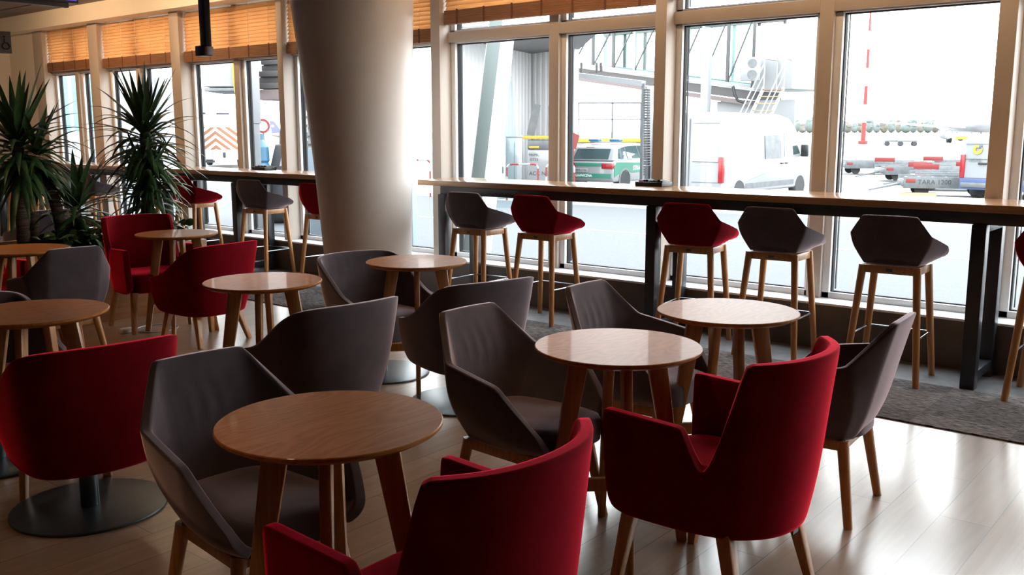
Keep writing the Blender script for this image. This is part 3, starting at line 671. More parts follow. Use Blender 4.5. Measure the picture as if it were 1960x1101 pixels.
# ------------------------------------------------------------------ things hung from the ceiling, sign, power cable
r = thing('ceiling_post', 'black square post hanging from the ceiling in front of a blind', 'hanging post', (-7.68, 5.0, 2.27))
bm = NB(); box(bm, (-.045, -.03, .07), (.045, .03, ZC-2.26), .003); mk('post', bm, M['black'], r)
bm = NB(); box(bm, (-.10, -.05, .0), (.03, .04, .09), .003); mk('bracket', bm, M['black'], r)
bm = NB(); box(bm, (.03, -.035, .01), (.07, .03, .08), .004); mk('camera_cap', bm, M['frame_white'], r)
r = thing('display_screen', 'black hanging display screen at the top left corner, lit violet', 'screen', (-10.5, 4.65, 2.955))
bm = NB(); box(bm, (-.05, -1.2, .03), (.0, .62, .30), .006); box(bm, (-.09, -1.2, -.02), (-.02, .52, .05), .004); mk('housing', bm, M['black'], r)
bm = NB(); box(bm, (.0, -1.15, .055), (.004, .60, .28)); mk('lit_screen', bm, mat('lit_screen', (.02, .01, .08), rough=.3, emit=((.13, .08, .62), .9)), r)
bm = NB(); tube(bm, [(-.05, -.3, .3), (-.05, -.3, ZC-3.0)], .02, 10); mk('drop_rod', bm, M['black'], r)
p = atY(10, 82, 4.1); r = thing('wheelchair_sign', 'brown-grey hanging sign with a wheelchair pictogram at the left edge', 'sign', (p.x, p.y, p.z))
q = (Vector((0, 0, CAMH))-p); q.z = 0; rzs = math.atan2(q.y, q.x)+PI/2; r.rotation_euler = (0, 0, rzs); r.location = (p.x, p.y, 0)
bm = NB(); box(bm, (-.50, -.015, p.z-.10), (.052, .015, p.z+.105), .003); mk('panel', bm, mat('sign_panel', (.33, .27, .24), rough=.5), r)
bm = NB(); zz = p.z
tube(bm, [(.004+.030*math.cos(a), -.018, zz-.032+.030*math.sin(a)) for a in [D(120)+k*D(300)/16 for k in range(17)]], .004, 6)
tube(bm, [(-.006, -.018, zz+.040), (-.006, -.018, zz+.002), (.020, -.018, zz-.002), (.034, -.018, zz-.035), (.046, -.018, zz-.03)], .005, 6)
lathe(bm, [(.0005, -.022), (.008, -.022), (.008, -.014)], 12, (-.006, 0, zz+.055), axis='y'); mk('wheelchair_symbol', bm, M['black'], r)
bm = NB(); tube(bm, [(-.2, 0, p.z+.1), (-.2, 0, ZC)], .008, 8); mk('hanger', bm, M['black'], r)
r = thing('power_plug', 'white power plug and looped cable on the floor by the far red chair', 'cable', (-7.10, 3.76, 0))
bm = NB(); box(bm, (-.03, -.05, 0), (.03, .05, .045), .012, 3); box(bm, (-.02, .05, .01), (.02, .085, .035), .008); mk('plug', bm, M['paint_white'], r)
bm = NB(); tube(bm, [(.16*math.cos(a)+.03, .09+.16+.16*math.sin(a), .006) for a in [-PI/2+k*2*PI/30 for k in range(27)]], .005, 6); mk('cable', bm, M['paint_white'], r)
# ================================================================== OUTDOORS
GZ = -.35
def sgroundquad(name, y0, y1, x0, x1, z, m):
    bm = NB(); box(bm, (x0, y0, z-.03), (x1, y1, z)); return struct(mk(name, bm, m, smooth=False))
sgroundquad('ground', 7.1, 1500, -1800, 900, GZ-.02, M['concrete'])
sgroundquad('ground', 7.1, 21.0, -60, 40, GZ, M['asphalt'])
# view-independent world bands: road along the facade, runway and grass far away
def band(d0, d1, z, m, name='ground'):
    pts = []
    for x, D_ in ((-2500, d0), (4500, d0), (4500, d1), (-2500, d1)):
        v = AF*1.0; f2 = Vector((AF.x, AF.y, 0)).normalized(); s2 = Vector((AX.x, AX.y, 0)).normalized(); pts.append(f2*D_ + s2*((x-CX)/FPX*D_))
    bm = NB(); v = [bm.verts.new((p.x, p.y, z)) for p in pts] + [bm.verts.new((p.x, p.y, z-.05)) for p in pts]
    bm.faces.new(v[:4]); bm.faces.new(v[4:][::-1])
    for i in range(4): bm.faces.new((v[i], v[i+4], v[(i+1) % 4+4], v[(i+1) % 4]))
    return struct(mk(name, bm, m, smooth=False))
band(75, 88, GZ+.01, M['runway']); band(260, 700, GZ+.02, M['grass'])
# painted road lines on the asphalt
for k, (y0, w_) in enumerate(((11.2, .14), (15.4, .14), (20.6, .3))):
    bm = NB(); box(bm, (-40, y0, GZ), (25, y0+w_, GZ+.006)); o = mk('road_marking', bm, M['white_outdoor'], smooth=False)
    tag(o, ['white road line nearest the windows', 'white road line further out on the grey asphalt', 'broad white line where the asphalt meets the pale apron'][k], 'road marking')
def heading(px, deg):
    """a heading turned deg to the right of the line of sight at px; returns rotation about z for a thing whose +y is forward"""
    d = ray(px, 250); a = math.atan2(d.y, d.x) - D(deg); return a - PI/2
def gpt(px, depth):
    p = atd(px, 250, depth); return Vector((p.x, p.y, GZ))
def wheel(bm_parent, x, y, r_, w_, root, out):
    bm = NB(); lathe(bm, [(r_*.55, -w_/2), (r_*.92, -w_/2), (r_, -w_*.3), (r_, w_*.3), (r_*.92, w_/2), (r_*.55, w_/2)], 28, (x, y, r_), axis='x'); o = mk('wheel', bm, M['tyre'], root)
    bm = NB(); lathe(bm, [(.02, out*w_*.38), (r_*.3, out*w_*.30), (r_*.5, out*w_*.42), (r_*.6, out*w_*.46), (r_*.6, out*w_*.40)], 20, (x, y, r_), axis='x'); mk('rim', bm, M['rim'], o)
def taper(bm, z0, z1, k, yk=0):
    for v in bm.verts:
        if v.co.z > z0: t = min(1, (v.co.z-z0)/(z1-z0)); v.co.x *= 1-k*t
def flat(name, pts, m, root, x=None, th=.012):
    """flat panel on a side (x given: points are y, z)"""
    bm = NB(); prism(bm, pts, x, x+th if x > 0 else x-th, 'x'); return mk(name, bm, m, root, smooth=False)
# ---- border guard car
car = thing('patrol_car', 'white and green border guard estate car with a blue light bar outside the window', 'car', gpt(1127, 31.0), heading(1127, 31))
W = .90
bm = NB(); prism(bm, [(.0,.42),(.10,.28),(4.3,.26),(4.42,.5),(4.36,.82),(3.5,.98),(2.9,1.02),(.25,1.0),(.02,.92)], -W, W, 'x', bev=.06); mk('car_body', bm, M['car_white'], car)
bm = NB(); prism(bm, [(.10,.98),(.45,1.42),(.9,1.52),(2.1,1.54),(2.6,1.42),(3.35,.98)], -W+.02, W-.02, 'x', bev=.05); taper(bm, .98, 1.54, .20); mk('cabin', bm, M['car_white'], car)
bm = NB(); prism(bm, [(.155,1.03),(.40,1.36),(.44,1.36),(.25,1.03)], -.68, .68, 'x'); taper(bm, .98, 1.54, .12)
for v in bm.verts: v.co.y -= .04
mk('rear_window', bm, M['car_glass'], car, smooth=False)
for nm, pts in (('side_window', [(.45,1.05),(.62,1.36),(1.02,1.42),(1.02,1.04)]), ('side_window', [(1.08,1.04),(1.08,1.43),(1.85,1.45),(1.95,1.04)]), ('side_window', [(2.02,1.04),(1.92,1.45),(2.25,1.44),(2.55,1.34),(2.95,1.05)])):
    for s in (-1, 1):
        bm = NB(); prism(bm, pts, s*(W-.03), s*(W+.004), 'x'); taper(bm, .98, 1.54, .20); mk(nm, bm, M['car_glass'], car, smooth=False)
flat('green_stripe', [(.12,.78),(.3,.93),(4.2,.82),(4.2,.62),(1.35,.56),(.85,.66),(.5,.56),(.12,.44)], M['car_green'], car, x=W+.002)
flat('green_stripe', [(.12,.78),(.3,.93),(4.2,.82),(4.2,.62),(1.35,.56),(.85,.66),(.5,.56),(.12,.44)], M['car_green'], car, x=-W-.002)
bm = NB(); box(bm, (-.86, -.012, .80), (.50, .01, .90)); box(bm, (-.86, -.012, .42), (.86, .04, .56)); mk('green_stripe', bm, M['car_green'], car, smooth=False)
for s in (-1, 1):
    bm = NB(); box(bm, (min(s*.5, s*.91), -.02, .72), (max(s*.5, s*.91), .16, .90), .02); mk('tail_lamp', bm, M['car_red'], car)
bm = NB(); box(bm, (-.55, -.03, .60), (-.02, .0, .73), .006); o = mk('number_plate', bm, M['white_outdoor'], car)
RX = Matrix.Rotation(PI/2, 4, 'X')
text_part('plate_text', 'NWA C736', .095, M['lettering'], o, Matrix.Translation((-.285, -.033, .665)) @ RX)
text_part('rear_lettering', 'STRAŻ GRANICZNA', .11, M['letter_white'], car, Matrix.Translation((-.35, -.016, .485)) @ RX, .001)
text_part('side_lettering', 'STRAŻ GRANICZNA', .21, M['letter_white'], car, Matrix.Translation((W+.016, 2.35, .71)) @ Matrix.Rotation(PI/2, 4, 'Z') @ RX, .001)
for s in (-1, 1):
    for y in (.85, 3.45): wheel(None, s*(W-.09), y, .33, .21, car, s)
    bm = NB(); lathe(bm, [(.33, -.02), (.40, -.01), (.40, .01), (.33, .02)], 28, (s*(W+.004), .85, .34), axis='x', ring=True); mk('wheel_arch', bm, M['galv'], car)
bm = NB(); box(bm, (-.55, 1.0, 1.56), (.55, 1.22, 1.60), .01); lb = mk('light_bar', bm, M['white_outdoor'], car)
for s in (-1, 1): bm = NB(); box(bm, (min(s*.22, s*.6), .98, 1.60), (max(s*.22, s*.6), 1.24, 1.68), .02); mk('blue_lamp', bm, M['blue_lamp'], lb)
bm = NB(); box(bm, (-.28, .33, 1.40), (.02, .36, 1.425)); mk('brake_lamp', bm, M['car_red'], car)
# ---- white panel vans
def van(label, px, depth, deg, L=5.6, H=2.42, stripe=None, nm='panel_van', wd=.99):
    v = thing(nm, label, 'van', gpt(px, depth), heading(px, deg)); W = wd
    k = H/2.42
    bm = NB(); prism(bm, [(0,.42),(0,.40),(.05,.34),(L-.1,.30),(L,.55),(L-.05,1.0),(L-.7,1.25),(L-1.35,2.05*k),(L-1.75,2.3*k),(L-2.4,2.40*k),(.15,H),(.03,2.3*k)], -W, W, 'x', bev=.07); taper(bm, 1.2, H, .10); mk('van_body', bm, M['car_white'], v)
    for s in (-1, 1):
        bm = NB(); prism(bm, [(L-2.15,1.22),(L-2.15,1.9*k),(L-1.62,1.92*k),(L-1.12,1.30)], s*(W-.04), s*(W+.004), 'x'); taper(bm, 1.2, H, .10); mk('cab_window', bm, M['car_glass'], v, smooth=False)
        bm = NB(); prism(bm, [(L-3.35,1.18),(L-3.35,1.82*k),(L-2.35,1.84*k),(L-2.35,1.18)], s*(W-.05), s*(W+.002), 'x'); taper(bm, 1.2, H, .10); mk('blanked_window', bm, M['galv'], v, smooth=False)
        for y in (.95, L-1.05): wheel(None, s*(W-.1), y, .34, .22, v, s)
        bm = NB(); box(bm, (min(s*(W-.12), s*(W+.015)), -.03, .62), (max(s*(W-.12), s*(W+.015)), .10, 1.28), .02); mk('tail_lamp', bm, M['car_red'], v)
        bm = NB(); box(bm, (min(s*W, s*(W+.22)), L-1.12, 1.2), (max(s*W, s*(W+.22)), L-1.02, 1.55), .03); mk('mirror', bm, M['black'], v)
        bm = NB(); box(bm, (min(s*(W-.02), s*(W+.012)), 1.3, .42), (max(s*(W-.02), s*(W+.012)), L-1.5, .56)); mk('side_moulding', bm, M['galv'], v, smooth=False)
        for yy in (L-2.32, L-2.02): bm = NB(); box(bm, (min(s*W, s*(W+.03)), yy-.09, 1.02), (max(s*W, s*(W+.03)), yy+.09, 1.06), .008); mk('door_handle', bm, M['black'], v)
    bm = NB()
    box(bm, (-.012, -.012, .45), (.012, .01, H-.15)); 
    for s in (-1, 1):
        for z in (.62, 1.15, H-.28): box(bm, (min(s*.1, s*.86), -.008, z), (max(s*.1, s*.86), .01, z+.012))
    mk('door_seam', bm, M['galv'], v, smooth=False)
    bm = NB(); box(bm, (-W+.06, -.09, .36), (W-.06, .05, .5), .03); mk('bumper', bm, M['galv'], v)
    bm = NB(); box(bm, (-.40, -.04, 1.0), (-.15, -.01, 1.06), .01); mk('door_handle', bm, M['black'], v)
    return v
van('white panel van with a blanked side window, filling the third pane', 1320, 24.6, 30, L=5.8)
v2 = van('small white van with round yellow logo at the right edge', 1906, 26.0, 24, L=4.4, H=1.85, wd=.9)
bm = NB(); box(bm, (-.90, -.02, .30), (.90, .04, .62), .02); mk('blue_panel', bm, M['navy'], v2)
bm = NB(); lathe(bm, [(.06, -.012), (.13, -.012), (.13, .01), (.06, .01)], 24, (-.45, 0, 1.42), axis='y', ring=True); mk('round_logo', bm, M['yellow'], v2)
bm = NB(); box(bm, (-.42, -.016, 1.44), (-.34, .01, 1.54), .01); mk('logo_dot', bm, M['navy'], v2)
text_part('van_lettering', 'AGILE', .13, M['galv'], v2, Matrix.Translation((-.5, -.02, 1.12)) @ RX, .001)
# low white car beyond the van's front wheel
v3 = thing('white_car', 'nose of a low white car just beyond the front wheel of the panel van', 'car', gpt(1528, 35.5), heading(1528, 14))
bm = NB(); prism(bm, [(0,.4),(.1,.28),(3.9,.26),(4.0,.55),(3.9,.82),(3.0,.98),(2.3,1.42),(1.0,1.46),(.2,1.0)], -.85, .85, 'x', bev=.06); mk('car_body', bm, M['car_white'], v3)
for s in (-1, 1):
    for y in (.75, 3.2): wheel(None, s*.78, y, .33, .2, v3, s)
    bm = NB(); prism(bm, [(1.1,1.0),(1.2,1.36),(2.25,1.34),(2.75,1.0)], s*.82, s*.856, 'x'); mk('side_window', bm, M['car_glass'], v3, smooth=False)
# ---- baggage dollies
def dolly(px, depth, label, L=3.0, deg=80, wheels=True, text=None, z0=.30):
    v = thing('baggage_dolly', label, 'baggage dolly', gpt(px, depth), heading(px, deg), 'baggage dollies on the apron')
    bm = NB(); box(bm, (-.75, 0, z0+.12), (.75, L, z0+.2), .01)
    for s in (-1, 1): box(bm, (s*.75-.02, 0, z0-.04), (s*.75+.02, L, z0+.30), .006)
    for yy in (0, L): box(bm, (-.75, yy-.02, z0), (.75, yy+.02, z0+.16), .006)
    mk('deck', bm, M['galv'], v)
    bm = NB()
    for k in range(7): box(bm, (-.72, .2+k*(L-.4)/6-.03, z0+.2), (.72, .2+k*(L-.4)/6+.03, z0+.25), .008)
    mk('rollers', bm, M['galv'], v)
    for s in (-1, 1):
        for yy in (.55, L-.55):
            bm = NB(); lathe(bm, [(.03, -.06), (.19, -.06), (.20, -.03), (.20, .03), (.19, .06), (.03, .06)], 18, (s*.5, yy, .20), axis='x'); mk('wheel', bm, M['tyre'], v)
    for yy in (.2, L-.3):
        bm = NB(); box(bm, (.765, yy-.13, z0+.13), (.785, yy+.13, z0+.24), .004); mk('reflector', bm, M['sign_red'], v)
    bm = NB(); bar(bm, (0, 0, z0+.05), (0, -.9, .15), .05, .05); mk('tow_bar', bm, M['galv'], v)
    if text: text_part('stencil', text, .19, M['lettering'], v, Matrix.Translation((.775, .85, z0+.14)) @ Matrix.Rotation(PI/2, 4, 'Z') @ RX, .001)
    return v
dolly(1730, 28.5, 'grey steel baggage dolly nearest the window, stencilled TARA 1200', L=2.7, deg=84, text='TARA 1200')
dolly(1752, 31.5, 'grey steel baggage dolly just behind the one nearest the window', L=3.4, deg=84, text='TARA 1200')
dolly(1688, 37, 'baggage dolly in the middle distance, left of the stencilled pair', L=3.4, deg=76)
dolly(1745, 40, 'baggage dolly in the middle distance, behind the stencilled pair', L=3.4, deg=86)
dolly(1612, 43, 'baggage dolly farthest left on the apron', L=3.6, deg=74)
dolly(1790, 44, 'baggage dolly farthest right, by the van with the logo', L=3.2, deg=86)
for k, (px, dd) in enumerate(((1697, 41.5), (1766, 35.5), (1778, 33.5), (1790, 43), (1858, 36))):
    p = gpt(px, dd); bm = NB(); box(bm, (-.42, -.015, .62), (.42, .015, .80), .004)
    o = mk('warning_board', bm, M['sign_red']); o.location = (p.x, p.y, p.z-.05 if False else GZ-.03); o.rotation_euler = (0, 0, heading(px, 0)); 
    bmx = None; tag(o, ['red board on the left-hand dollies', 'red board, left of the middle pair', 'red board, right of the middle pair', 'red board standing highest over the dollies', 'red board next to the van with the logo'][k], 'board', 'red boards on the dollies')
    bm = NB()
    for u in (-.38, .38): box(bm, (u-.02, -.015, .02), (u+.02, .015, .62))
    mk('stand', bm, M['galv'], o, smooth=False)
p = gpt(1765, 27.6); bm = NB(); 
for k in range(3): box(bm, (-.5, -.3+k*.25, 0), (.5, -.2+k*.25, .10))
box(bm, (-.5, -.3, .10), (.5, .3, .13)); o = mk('wooden_pallet', bm, M['pallet'], smooth=False); o.location = p; o.rotation_euler = (0, 0, heading(1765, 0)); tag(o, 'small wooden pallet lying in front of the stencilled dolly', 'pallet')
# ---- red and white mast
p = gpt(1653, 138); r = thing('floodlight_mast', 'tall thin mast banded in red and white far out on the airfield', 'mast', p)
for k in range(9):
    bm = NB(); z0 = k*2.6+.5; ra = .34-.03*k; lathe(bm, [(ra, z0), (ra-.03, z0+2.6)], 14); 
    mk('mast_band', bm, M['sign_red'] if k % 2 == 0 else M['white_outdoor'], r)
bm = NB(); box(bm, (-.55, -.5, 0), (.55, .5, .5), .05); mk('mast_foot', bm, M['sign_red'], r)
bm = NB(); box(bm, (-1.6, -.3, 23.6), (1.6, .3, 24.1), .05); mk('lamp_head', bm, M['galv'], r)
# ---- tree line
random.seed(11)
def tree(px, depth, h, wd, m, label, nm='distant_tree'):
    r = thing(nm, label, 'tree', gpt(px, depth), 0, 'trees along the airfield edge'); bm = NB(); lathe(bm, [(.35, 0), (.2, h*.5)], 8); mk('trunk', bm, M['bark'], r)
    bm = NB()
    for k in range(9):
        a = random.uniform(0, 2*PI); rr = random.uniform(.1, .55)*wd/2; zz = random.uniform(.3, .8)*h
        t = bmesh.new(); bmesh.ops.create_icosphere(t, subdivisions=2, radius=1)
        for v in t.verts: v.co *= 1+random.uniform(-.16, .16)
        merge(bm, t, 0, Matrix.Translation((rr*math.cos(a), rr*math.sin(a), zz)) @ Matrix.Diagonal((wd*.26, wd*.26, h*.21, 1)))
    t = bmesh.new(); bmesh.ops.create_icosphere(t, subdivisions=2, radius=1); merge(bm, t, 0, Matrix.Translation((0, 0, h*.42)) @ Matrix.Diagonal((wd*.45, wd*.45, h*.40, 1)))
    mk('crown', bm, m, r)
for i, px in enumerate(list(range(1508, 1565, 14))+list(range(1594, 1905, 14))):
    g = (i*7) % 5 < 3; h = random.uniform(7, 11); where = 'beyond the white van' if px < 1570 else ('left of the red and white mast' if px < 1650 else ('right of the red and white mast' if px < 1745 else 'behind the airliner wing'))
    tree(px, 660+(i % 3)*35, h*1.1, random.uniform(6.5, 8.5), M['tree'] if g else M['tree_brown'], ('dark hazy evergreen on the horizon ' if g else 'bare brownish tree on the horizon ')+where, 'evergreen_tree' if g else 'bare_tree')
# ---- airliner parked far right
ap = thing('airliner', 'white airliner with engines parked beyond the dollies, tail to the left', 'aeroplane', gpt(1853, 150), heading(1853, 160)); ap.scale = (.76, .76, .76)
bm = NB(); prof = [(.05, -21), (.8, -19), (1.5, -15), (1.95, -9), (1.98, 6), (1.9, 12), (1.5, 16), (.8, 18.5), (.1, 19.6)]
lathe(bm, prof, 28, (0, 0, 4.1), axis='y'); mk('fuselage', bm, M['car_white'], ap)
bm = NB(); prism(bm, [(-20.5, 5.2), (-15.5, 5.6), (-19.3, 10.0), (-21.5, 10.0)], -.2, .2, 'x', bev=.08); mk('tail_fin', bm, M['car_white'], ap)
bm = NB(); prism(bm, [(-20.9, 6.2), (-17.2, 6.3), (-18.6, 7.8), (-21.1, 7.8)], -.23, .23, 'x'); mk('fin_marking', bm, M['car_red'], ap)
for s in (-1, 1):
    bm = NB(); prism(bm, [(s*1.5, 3.5), (s*1.5, -3.0), (s*16.5, -6.5), (s*16.5, -5.0)], 2.75, 3.05, 'z', bev=.06)
    for v in bm.verts: v.co.z += abs(v.co.x)*.09
    mk('wing', bm, M['car_white'], ap)
    bm = NB(); prism(bm, [(s*.4, -16.2), (s*.4, -19.2), (s*6, -20.6), (s*6, -19.2)], 4.9, 5.1, 'z', bev=.04); mk('tailplane', bm, M['car_white'], ap)
    bm = NB(); lathe(bm, [(.75, -2.2), (1.05, -.4), (1.1, 1.4), (.95, 2.0), (.85, 1.9)], 24, (s*5.4, 2.4, 1.85), axis='y'); e = mk('engine', bm, M['car_white'], ap)
    bm = NB(); lathe(bm, [(.1, 1.7), (.82, 1.72), (.82, 1.6)], 24, (s*5.4, 2.4, 1.85), axis='y'); mk('fan', bm, M['lettering'], e)
for (x, y) in ((-3.2, -1.5), (3.2, -1.5), (0, 11.5)):
    bm = NB(); lathe(bm, [(.04, -.45), (.5, -.45), (.55, -.2), (.5, .0), (.5, .1), (.55, .25), (.5, .45), (.04, .45)], 20, (x, y, .55), axis='x'); g = mk('landing_gear', bm, M['tyre'], ap)
    bm = NB(); tube(bm, [(x, y, .55), (x, y, 2.8)], .12, 8); mk('strut', bm, M['galv'], g)
r = thing('yellow_loader', 'low yellow airport loader standing under the parked airliner', 'ground vehicle', gpt(1860, 176), heading(1860, 88)); r.scale = (.8, 1, .5)
bm = NB(); box(bm, (-1, -2.6, .6), (1, 2.6, 1.8), .1); mk('loader_body', bm, M['yellow'], r); bm = NB(); 
for yy in (-1.8, 1.8): lathe(bm, [(.03, -.9), (.45, -.9), (.45, .9), (.03, .9)], 16, (0, yy, .45), axis='x')
mk('wheels', bm, M['tyre'], r)
for k, (px, dd) in enumerate(((1712, 120), (1738, 118))):
    r = thing('luggage_cart', ['small low luggage cart far out, left of its pair', 'small low luggage cart far out, right of its pair'][k], 'cart', gpt(px, dd), heading(px, 85), 'luggage carts far out')
    bm = NB(); box(bm, (-.8, -1.1, .55), (.8, 1.1, .75), .03); mk('cart_deck', bm, M['galv'], r); bm = NB()
    for yy in (-.8, .8): lathe(bm, [(.03, -.8), (.3, -.8), (.3, .8), (.03, .8)], 12, (0, yy, .3), axis='x')
    mk('wheels', bm, M['tyre'], r)
# ---- glazed jet bridge
def P(px, py, d): return atd(px, py, d)
jb = thing('jet_bridge', 'long glazed passenger boarding bridge on steel legs crossing above the apron', 'boarding bridge', gpt(1300, 36))
jb.location = (0, 0, 0)
def wb(bm, a, b, w_, h_, m=None): bar(bm, a, b, h_, w_, side=(0, 0, 1))
A0, A1 = P(1098, 95, 42), P(1440, 185, 36)        # floor line, far left to cabin
def dn(v, z): return Vector((v.x, v.y, z))
fl0, fl1 = dn(A0, 4.55), dn(A1, 3.25); rf0, rf1 = dn(A0, 6.05), dn(A1, 6.0)
dirb = (fl1-fl0); dirb.z = 0; dirb.normalize(); per = Vector((-dirb.y, dirb.x, 0))
if per.dot(Vector((AF.x, AF.y, 0))) < 0: per = -per
bm = NB(); wb(bm, rf0, rf1, .35, .30); wb(bm, rf0+per*2.2, rf1+per*2.2, .35, .30); mk('roof_beam', bm, M['bridge_pink'], jb)
bm = NB(); wb(bm, fl0, fl1, .3, .12); wb(bm, fl0+per*2.2, fl1+per*2.2, .3, .12); mk('sill_beam', bm, M['clad'], jb)
bm = NB(); wb(bm, fl0+per*1.1-Vector((0, 0, .33)), fl1+per*1.1-Vector((0, 0, .33)), 2.2, .34); mk('underframe', bm, M['bridge_grey'], jb)
bm = NB(); wb(bm, fl0-Vector((0, 0, .62)), fl1-Vector((0, 0, .62)), .22, .16); mk('lower_rail', bm, M['bridge_pink'], jb)
n = 9
for k in range(n):
    t = k/(n-1)
    a, b = fl0.lerp(fl1, t), rf0.lerp(rf1, t)
    bm = NB(); wb2 = bar(bm, a, b, .11, .11); bar(bm, a+per*2.2, b+per*2.2, .11, .11); mk('post', bm, M['bridge_grey'] if k % 3 else M['clad'], jb)
    if k < n-1:
        t2 = (k+1)/(n-1); c, e = fl0.lerp(fl1, t2), rf0.lerp(rf1, t2)
        bm = NB(); bar(bm, a, e, .05, .05); mk('brace', bm, M['bridge_grey'], jb)
        bm = NB(); v = [bm.verts.new(q) for q in (a, c, e, b)]; bm.faces.new(v); mk('glass_panel', bm, M['green_glass'], jb, smooth=False)
for px, d_ in ((1352, 35.6),):
    q = P(px, 150, d_); bm = NB(); bar(bm, (q.x, q.y, 5.4), (q.x, q.y, GZ), .30, .30, bev=.02); mk('support_column', bm, M['clad'], jb)
# cabin at the right end, AC unit, hose
cq = fl1 + dirb*.2; bm = NB(); box(bm, (0, -.3, 0), (1.6, 2.6, 2.35), .05); rz_ = math.atan2(dirb.y, dirb.x)
o = mk('cabin', bm, M['clad'], jb); o.location = (cq.x, cq.y, 3.1); o.rotation_euler = (0, 0, rz_)
bm = NB(); pts = [P(1403, 165, 35.4), P(1406, 180, 35.4), P(1412, 192, 35.4), P(1422, 196, 35.4), P(1430, 192, 35.4)]; tube(bm, pts, .06, 8); mk('hose', bm, M['black'], jb)
q = P(1437, 133, 34.9); ac = thing('air_conditioner', 'tall white twin-fan air conditioner on the side of the boarding bridge', 'air conditioner', (q.x, q.y, q.z-.42), rz_+D(28))
bm = NB(); box(bm, (-.36, -.16, 0), (.36, .16, .86), .02); mk('ac_housing', bm, M['car_white'], ac)
bm = NB()
for zz in (.23, .63): lathe(bm, [(.02, -.172), (.17, -.172), (.17, -.15), (.02, -.15)], 20, (.06, 0, zz), axis='y')
mk('fan_grille', bm, M['galv'], ac)
bm = NB()
for k in range(9): box(bm, (-.375, -.13, .06+k*.088), (-.362, .13, .11+k*.088))
mk('side_louvre', bm, M['lettering'], ac, smooth=False)
# stairs hanging off the cabin
st = thing('access_stairs', 'steep white access stairs with yellow treads rising to the boarding bridge', 'stairs', (0, 0, 0))
ta, tb_ = P(1462, 168, 34.2), P(1436, 222, 33.6); sd = per.cross(Vector((0, 0, 1))); sdv = Vector((AX.x, AX.y, 0)).normalized()*.9
gb = tb_ + (tb_-ta)*1.0; gb = ta + (tb_-ta)*((ta.z-GZ)/(ta.z-tb_.z))
bm = NB()
for s in (0, 1): bar(bm, ta+sdv*s*.8, gb+sdv*s*.8, .05, .14); tube(bm, [ta+sdv*s*.8+Vector((0, 0, .9)), gb+sdv*s*.8+Vector((0, 0, .9))], .025, 6); tube(bm, [ta+sdv*s*.8+Vector((0, 0, .5)), gb+sdv*s*.8+Vector((0, 0, .5))], .02, 6)
mk('stringer', bm, M['car_white'], st)
for k in range(14):
    t = (k+.3)/14; q = ta.lerp(gb, t); bm = NB(); bar(bm, q, q+sdv*.8, .03, .22, side=(0, 0, 1)); mk('tread', bm, M['orange'] if k < 1 else M['pallet'], st)
bm = NB(); 
for s in (0, 1): tube(bm, [ta+sdv*s*.8, ta+sdv*s*.8+Vector((0, 0, 1.0)), ta+sdv*s*.8+per*.9+Vector((0, 0, 1.0)), ta+sdv*s*.8+per*.9], .025, 6)
mk('landing_rail', bm, M['car_white'], st)
bm = NB(); box(bm, (0, 0, 0), (3.4, .12, 1.0), .02); o = mk('equipment_housing', bm, M['clad']); q = P(1372, 205, 37.5); o.location = (q.x, q.y, GZ+2.1); o.rotation_euler = (0, 0, rz_)
bm = NB(); 
for u in (.1, 3.2): box(bm, (u, 0, -2.1), (u+.1, .1, 0))
mk('support_leg', bm, M['clad'], o, smooth=False); tag(o, 'pale low equipment housing under the boarding bridge behind the van', 'housing')
# second, lower horizontal beam and gantry in the middle pane
r = thing('gantry_beam', 'pale horizontal steel beam hanging level below the boarding bridge', 'beam', (0, 0, 0))
q0, q1 = P(1098, 143, 34), P(1232, 160, 31); bm = NB(); bar(bm, q0, q1, .17, .17); mk('beam', bm, M['clad'], r)
bm = NB(); bar(bm, (q0.x, q0.y, q0.z), (q0.x, q0.y, GZ), .12, .12); bar(bm, (q1.x, q1.y, q1.z), (q1.x, q1.y, GZ), .1, .1); mk('leg', bm, M['galv'], r)
bm = NB(); bar(bm, P(1113, 120, 34), P(1113, 140, 34), .06, .06); bar(bm, P(1142, 120, 34), P(1142, 140, 34), .06, .06); bar(bm, P(1126, 139, 34), P(1144, 139, 34), .05, .05); bar(bm, P(1150, 120, 34), P(1151, 137, 34), .05, .09); mk('hanging_bracket', bm, M['bridge_grey'], r)
r = thing('energy_chain', 'dark ribbed vertical cable chain beside a white mast', 'cable chain', (0, 0, 0)); bm = NB()
for k in range(34):
    q = P(1238, 172+k*4.9, 26); box(bm, (q.x-.07, q.y-.07, q.z-.028), (q.x+.07, q.y+.07, q.z+.028), .01)
q = P(1238, 380, 26); box(bm, (q.x-.06, q.y-.06, GZ), (q.x+.06, q.y+.06, q.z+.9)); mk('chain_links', bm, M['lettering'], r)
q = P(1248, 165, 26.3); bm = NB(); box(bm, (q.x-.1, q.y-.1, GZ), (q.x+.1, q.y+.1, q.z), .01); mk('mast', bm, M['car_white'], r)
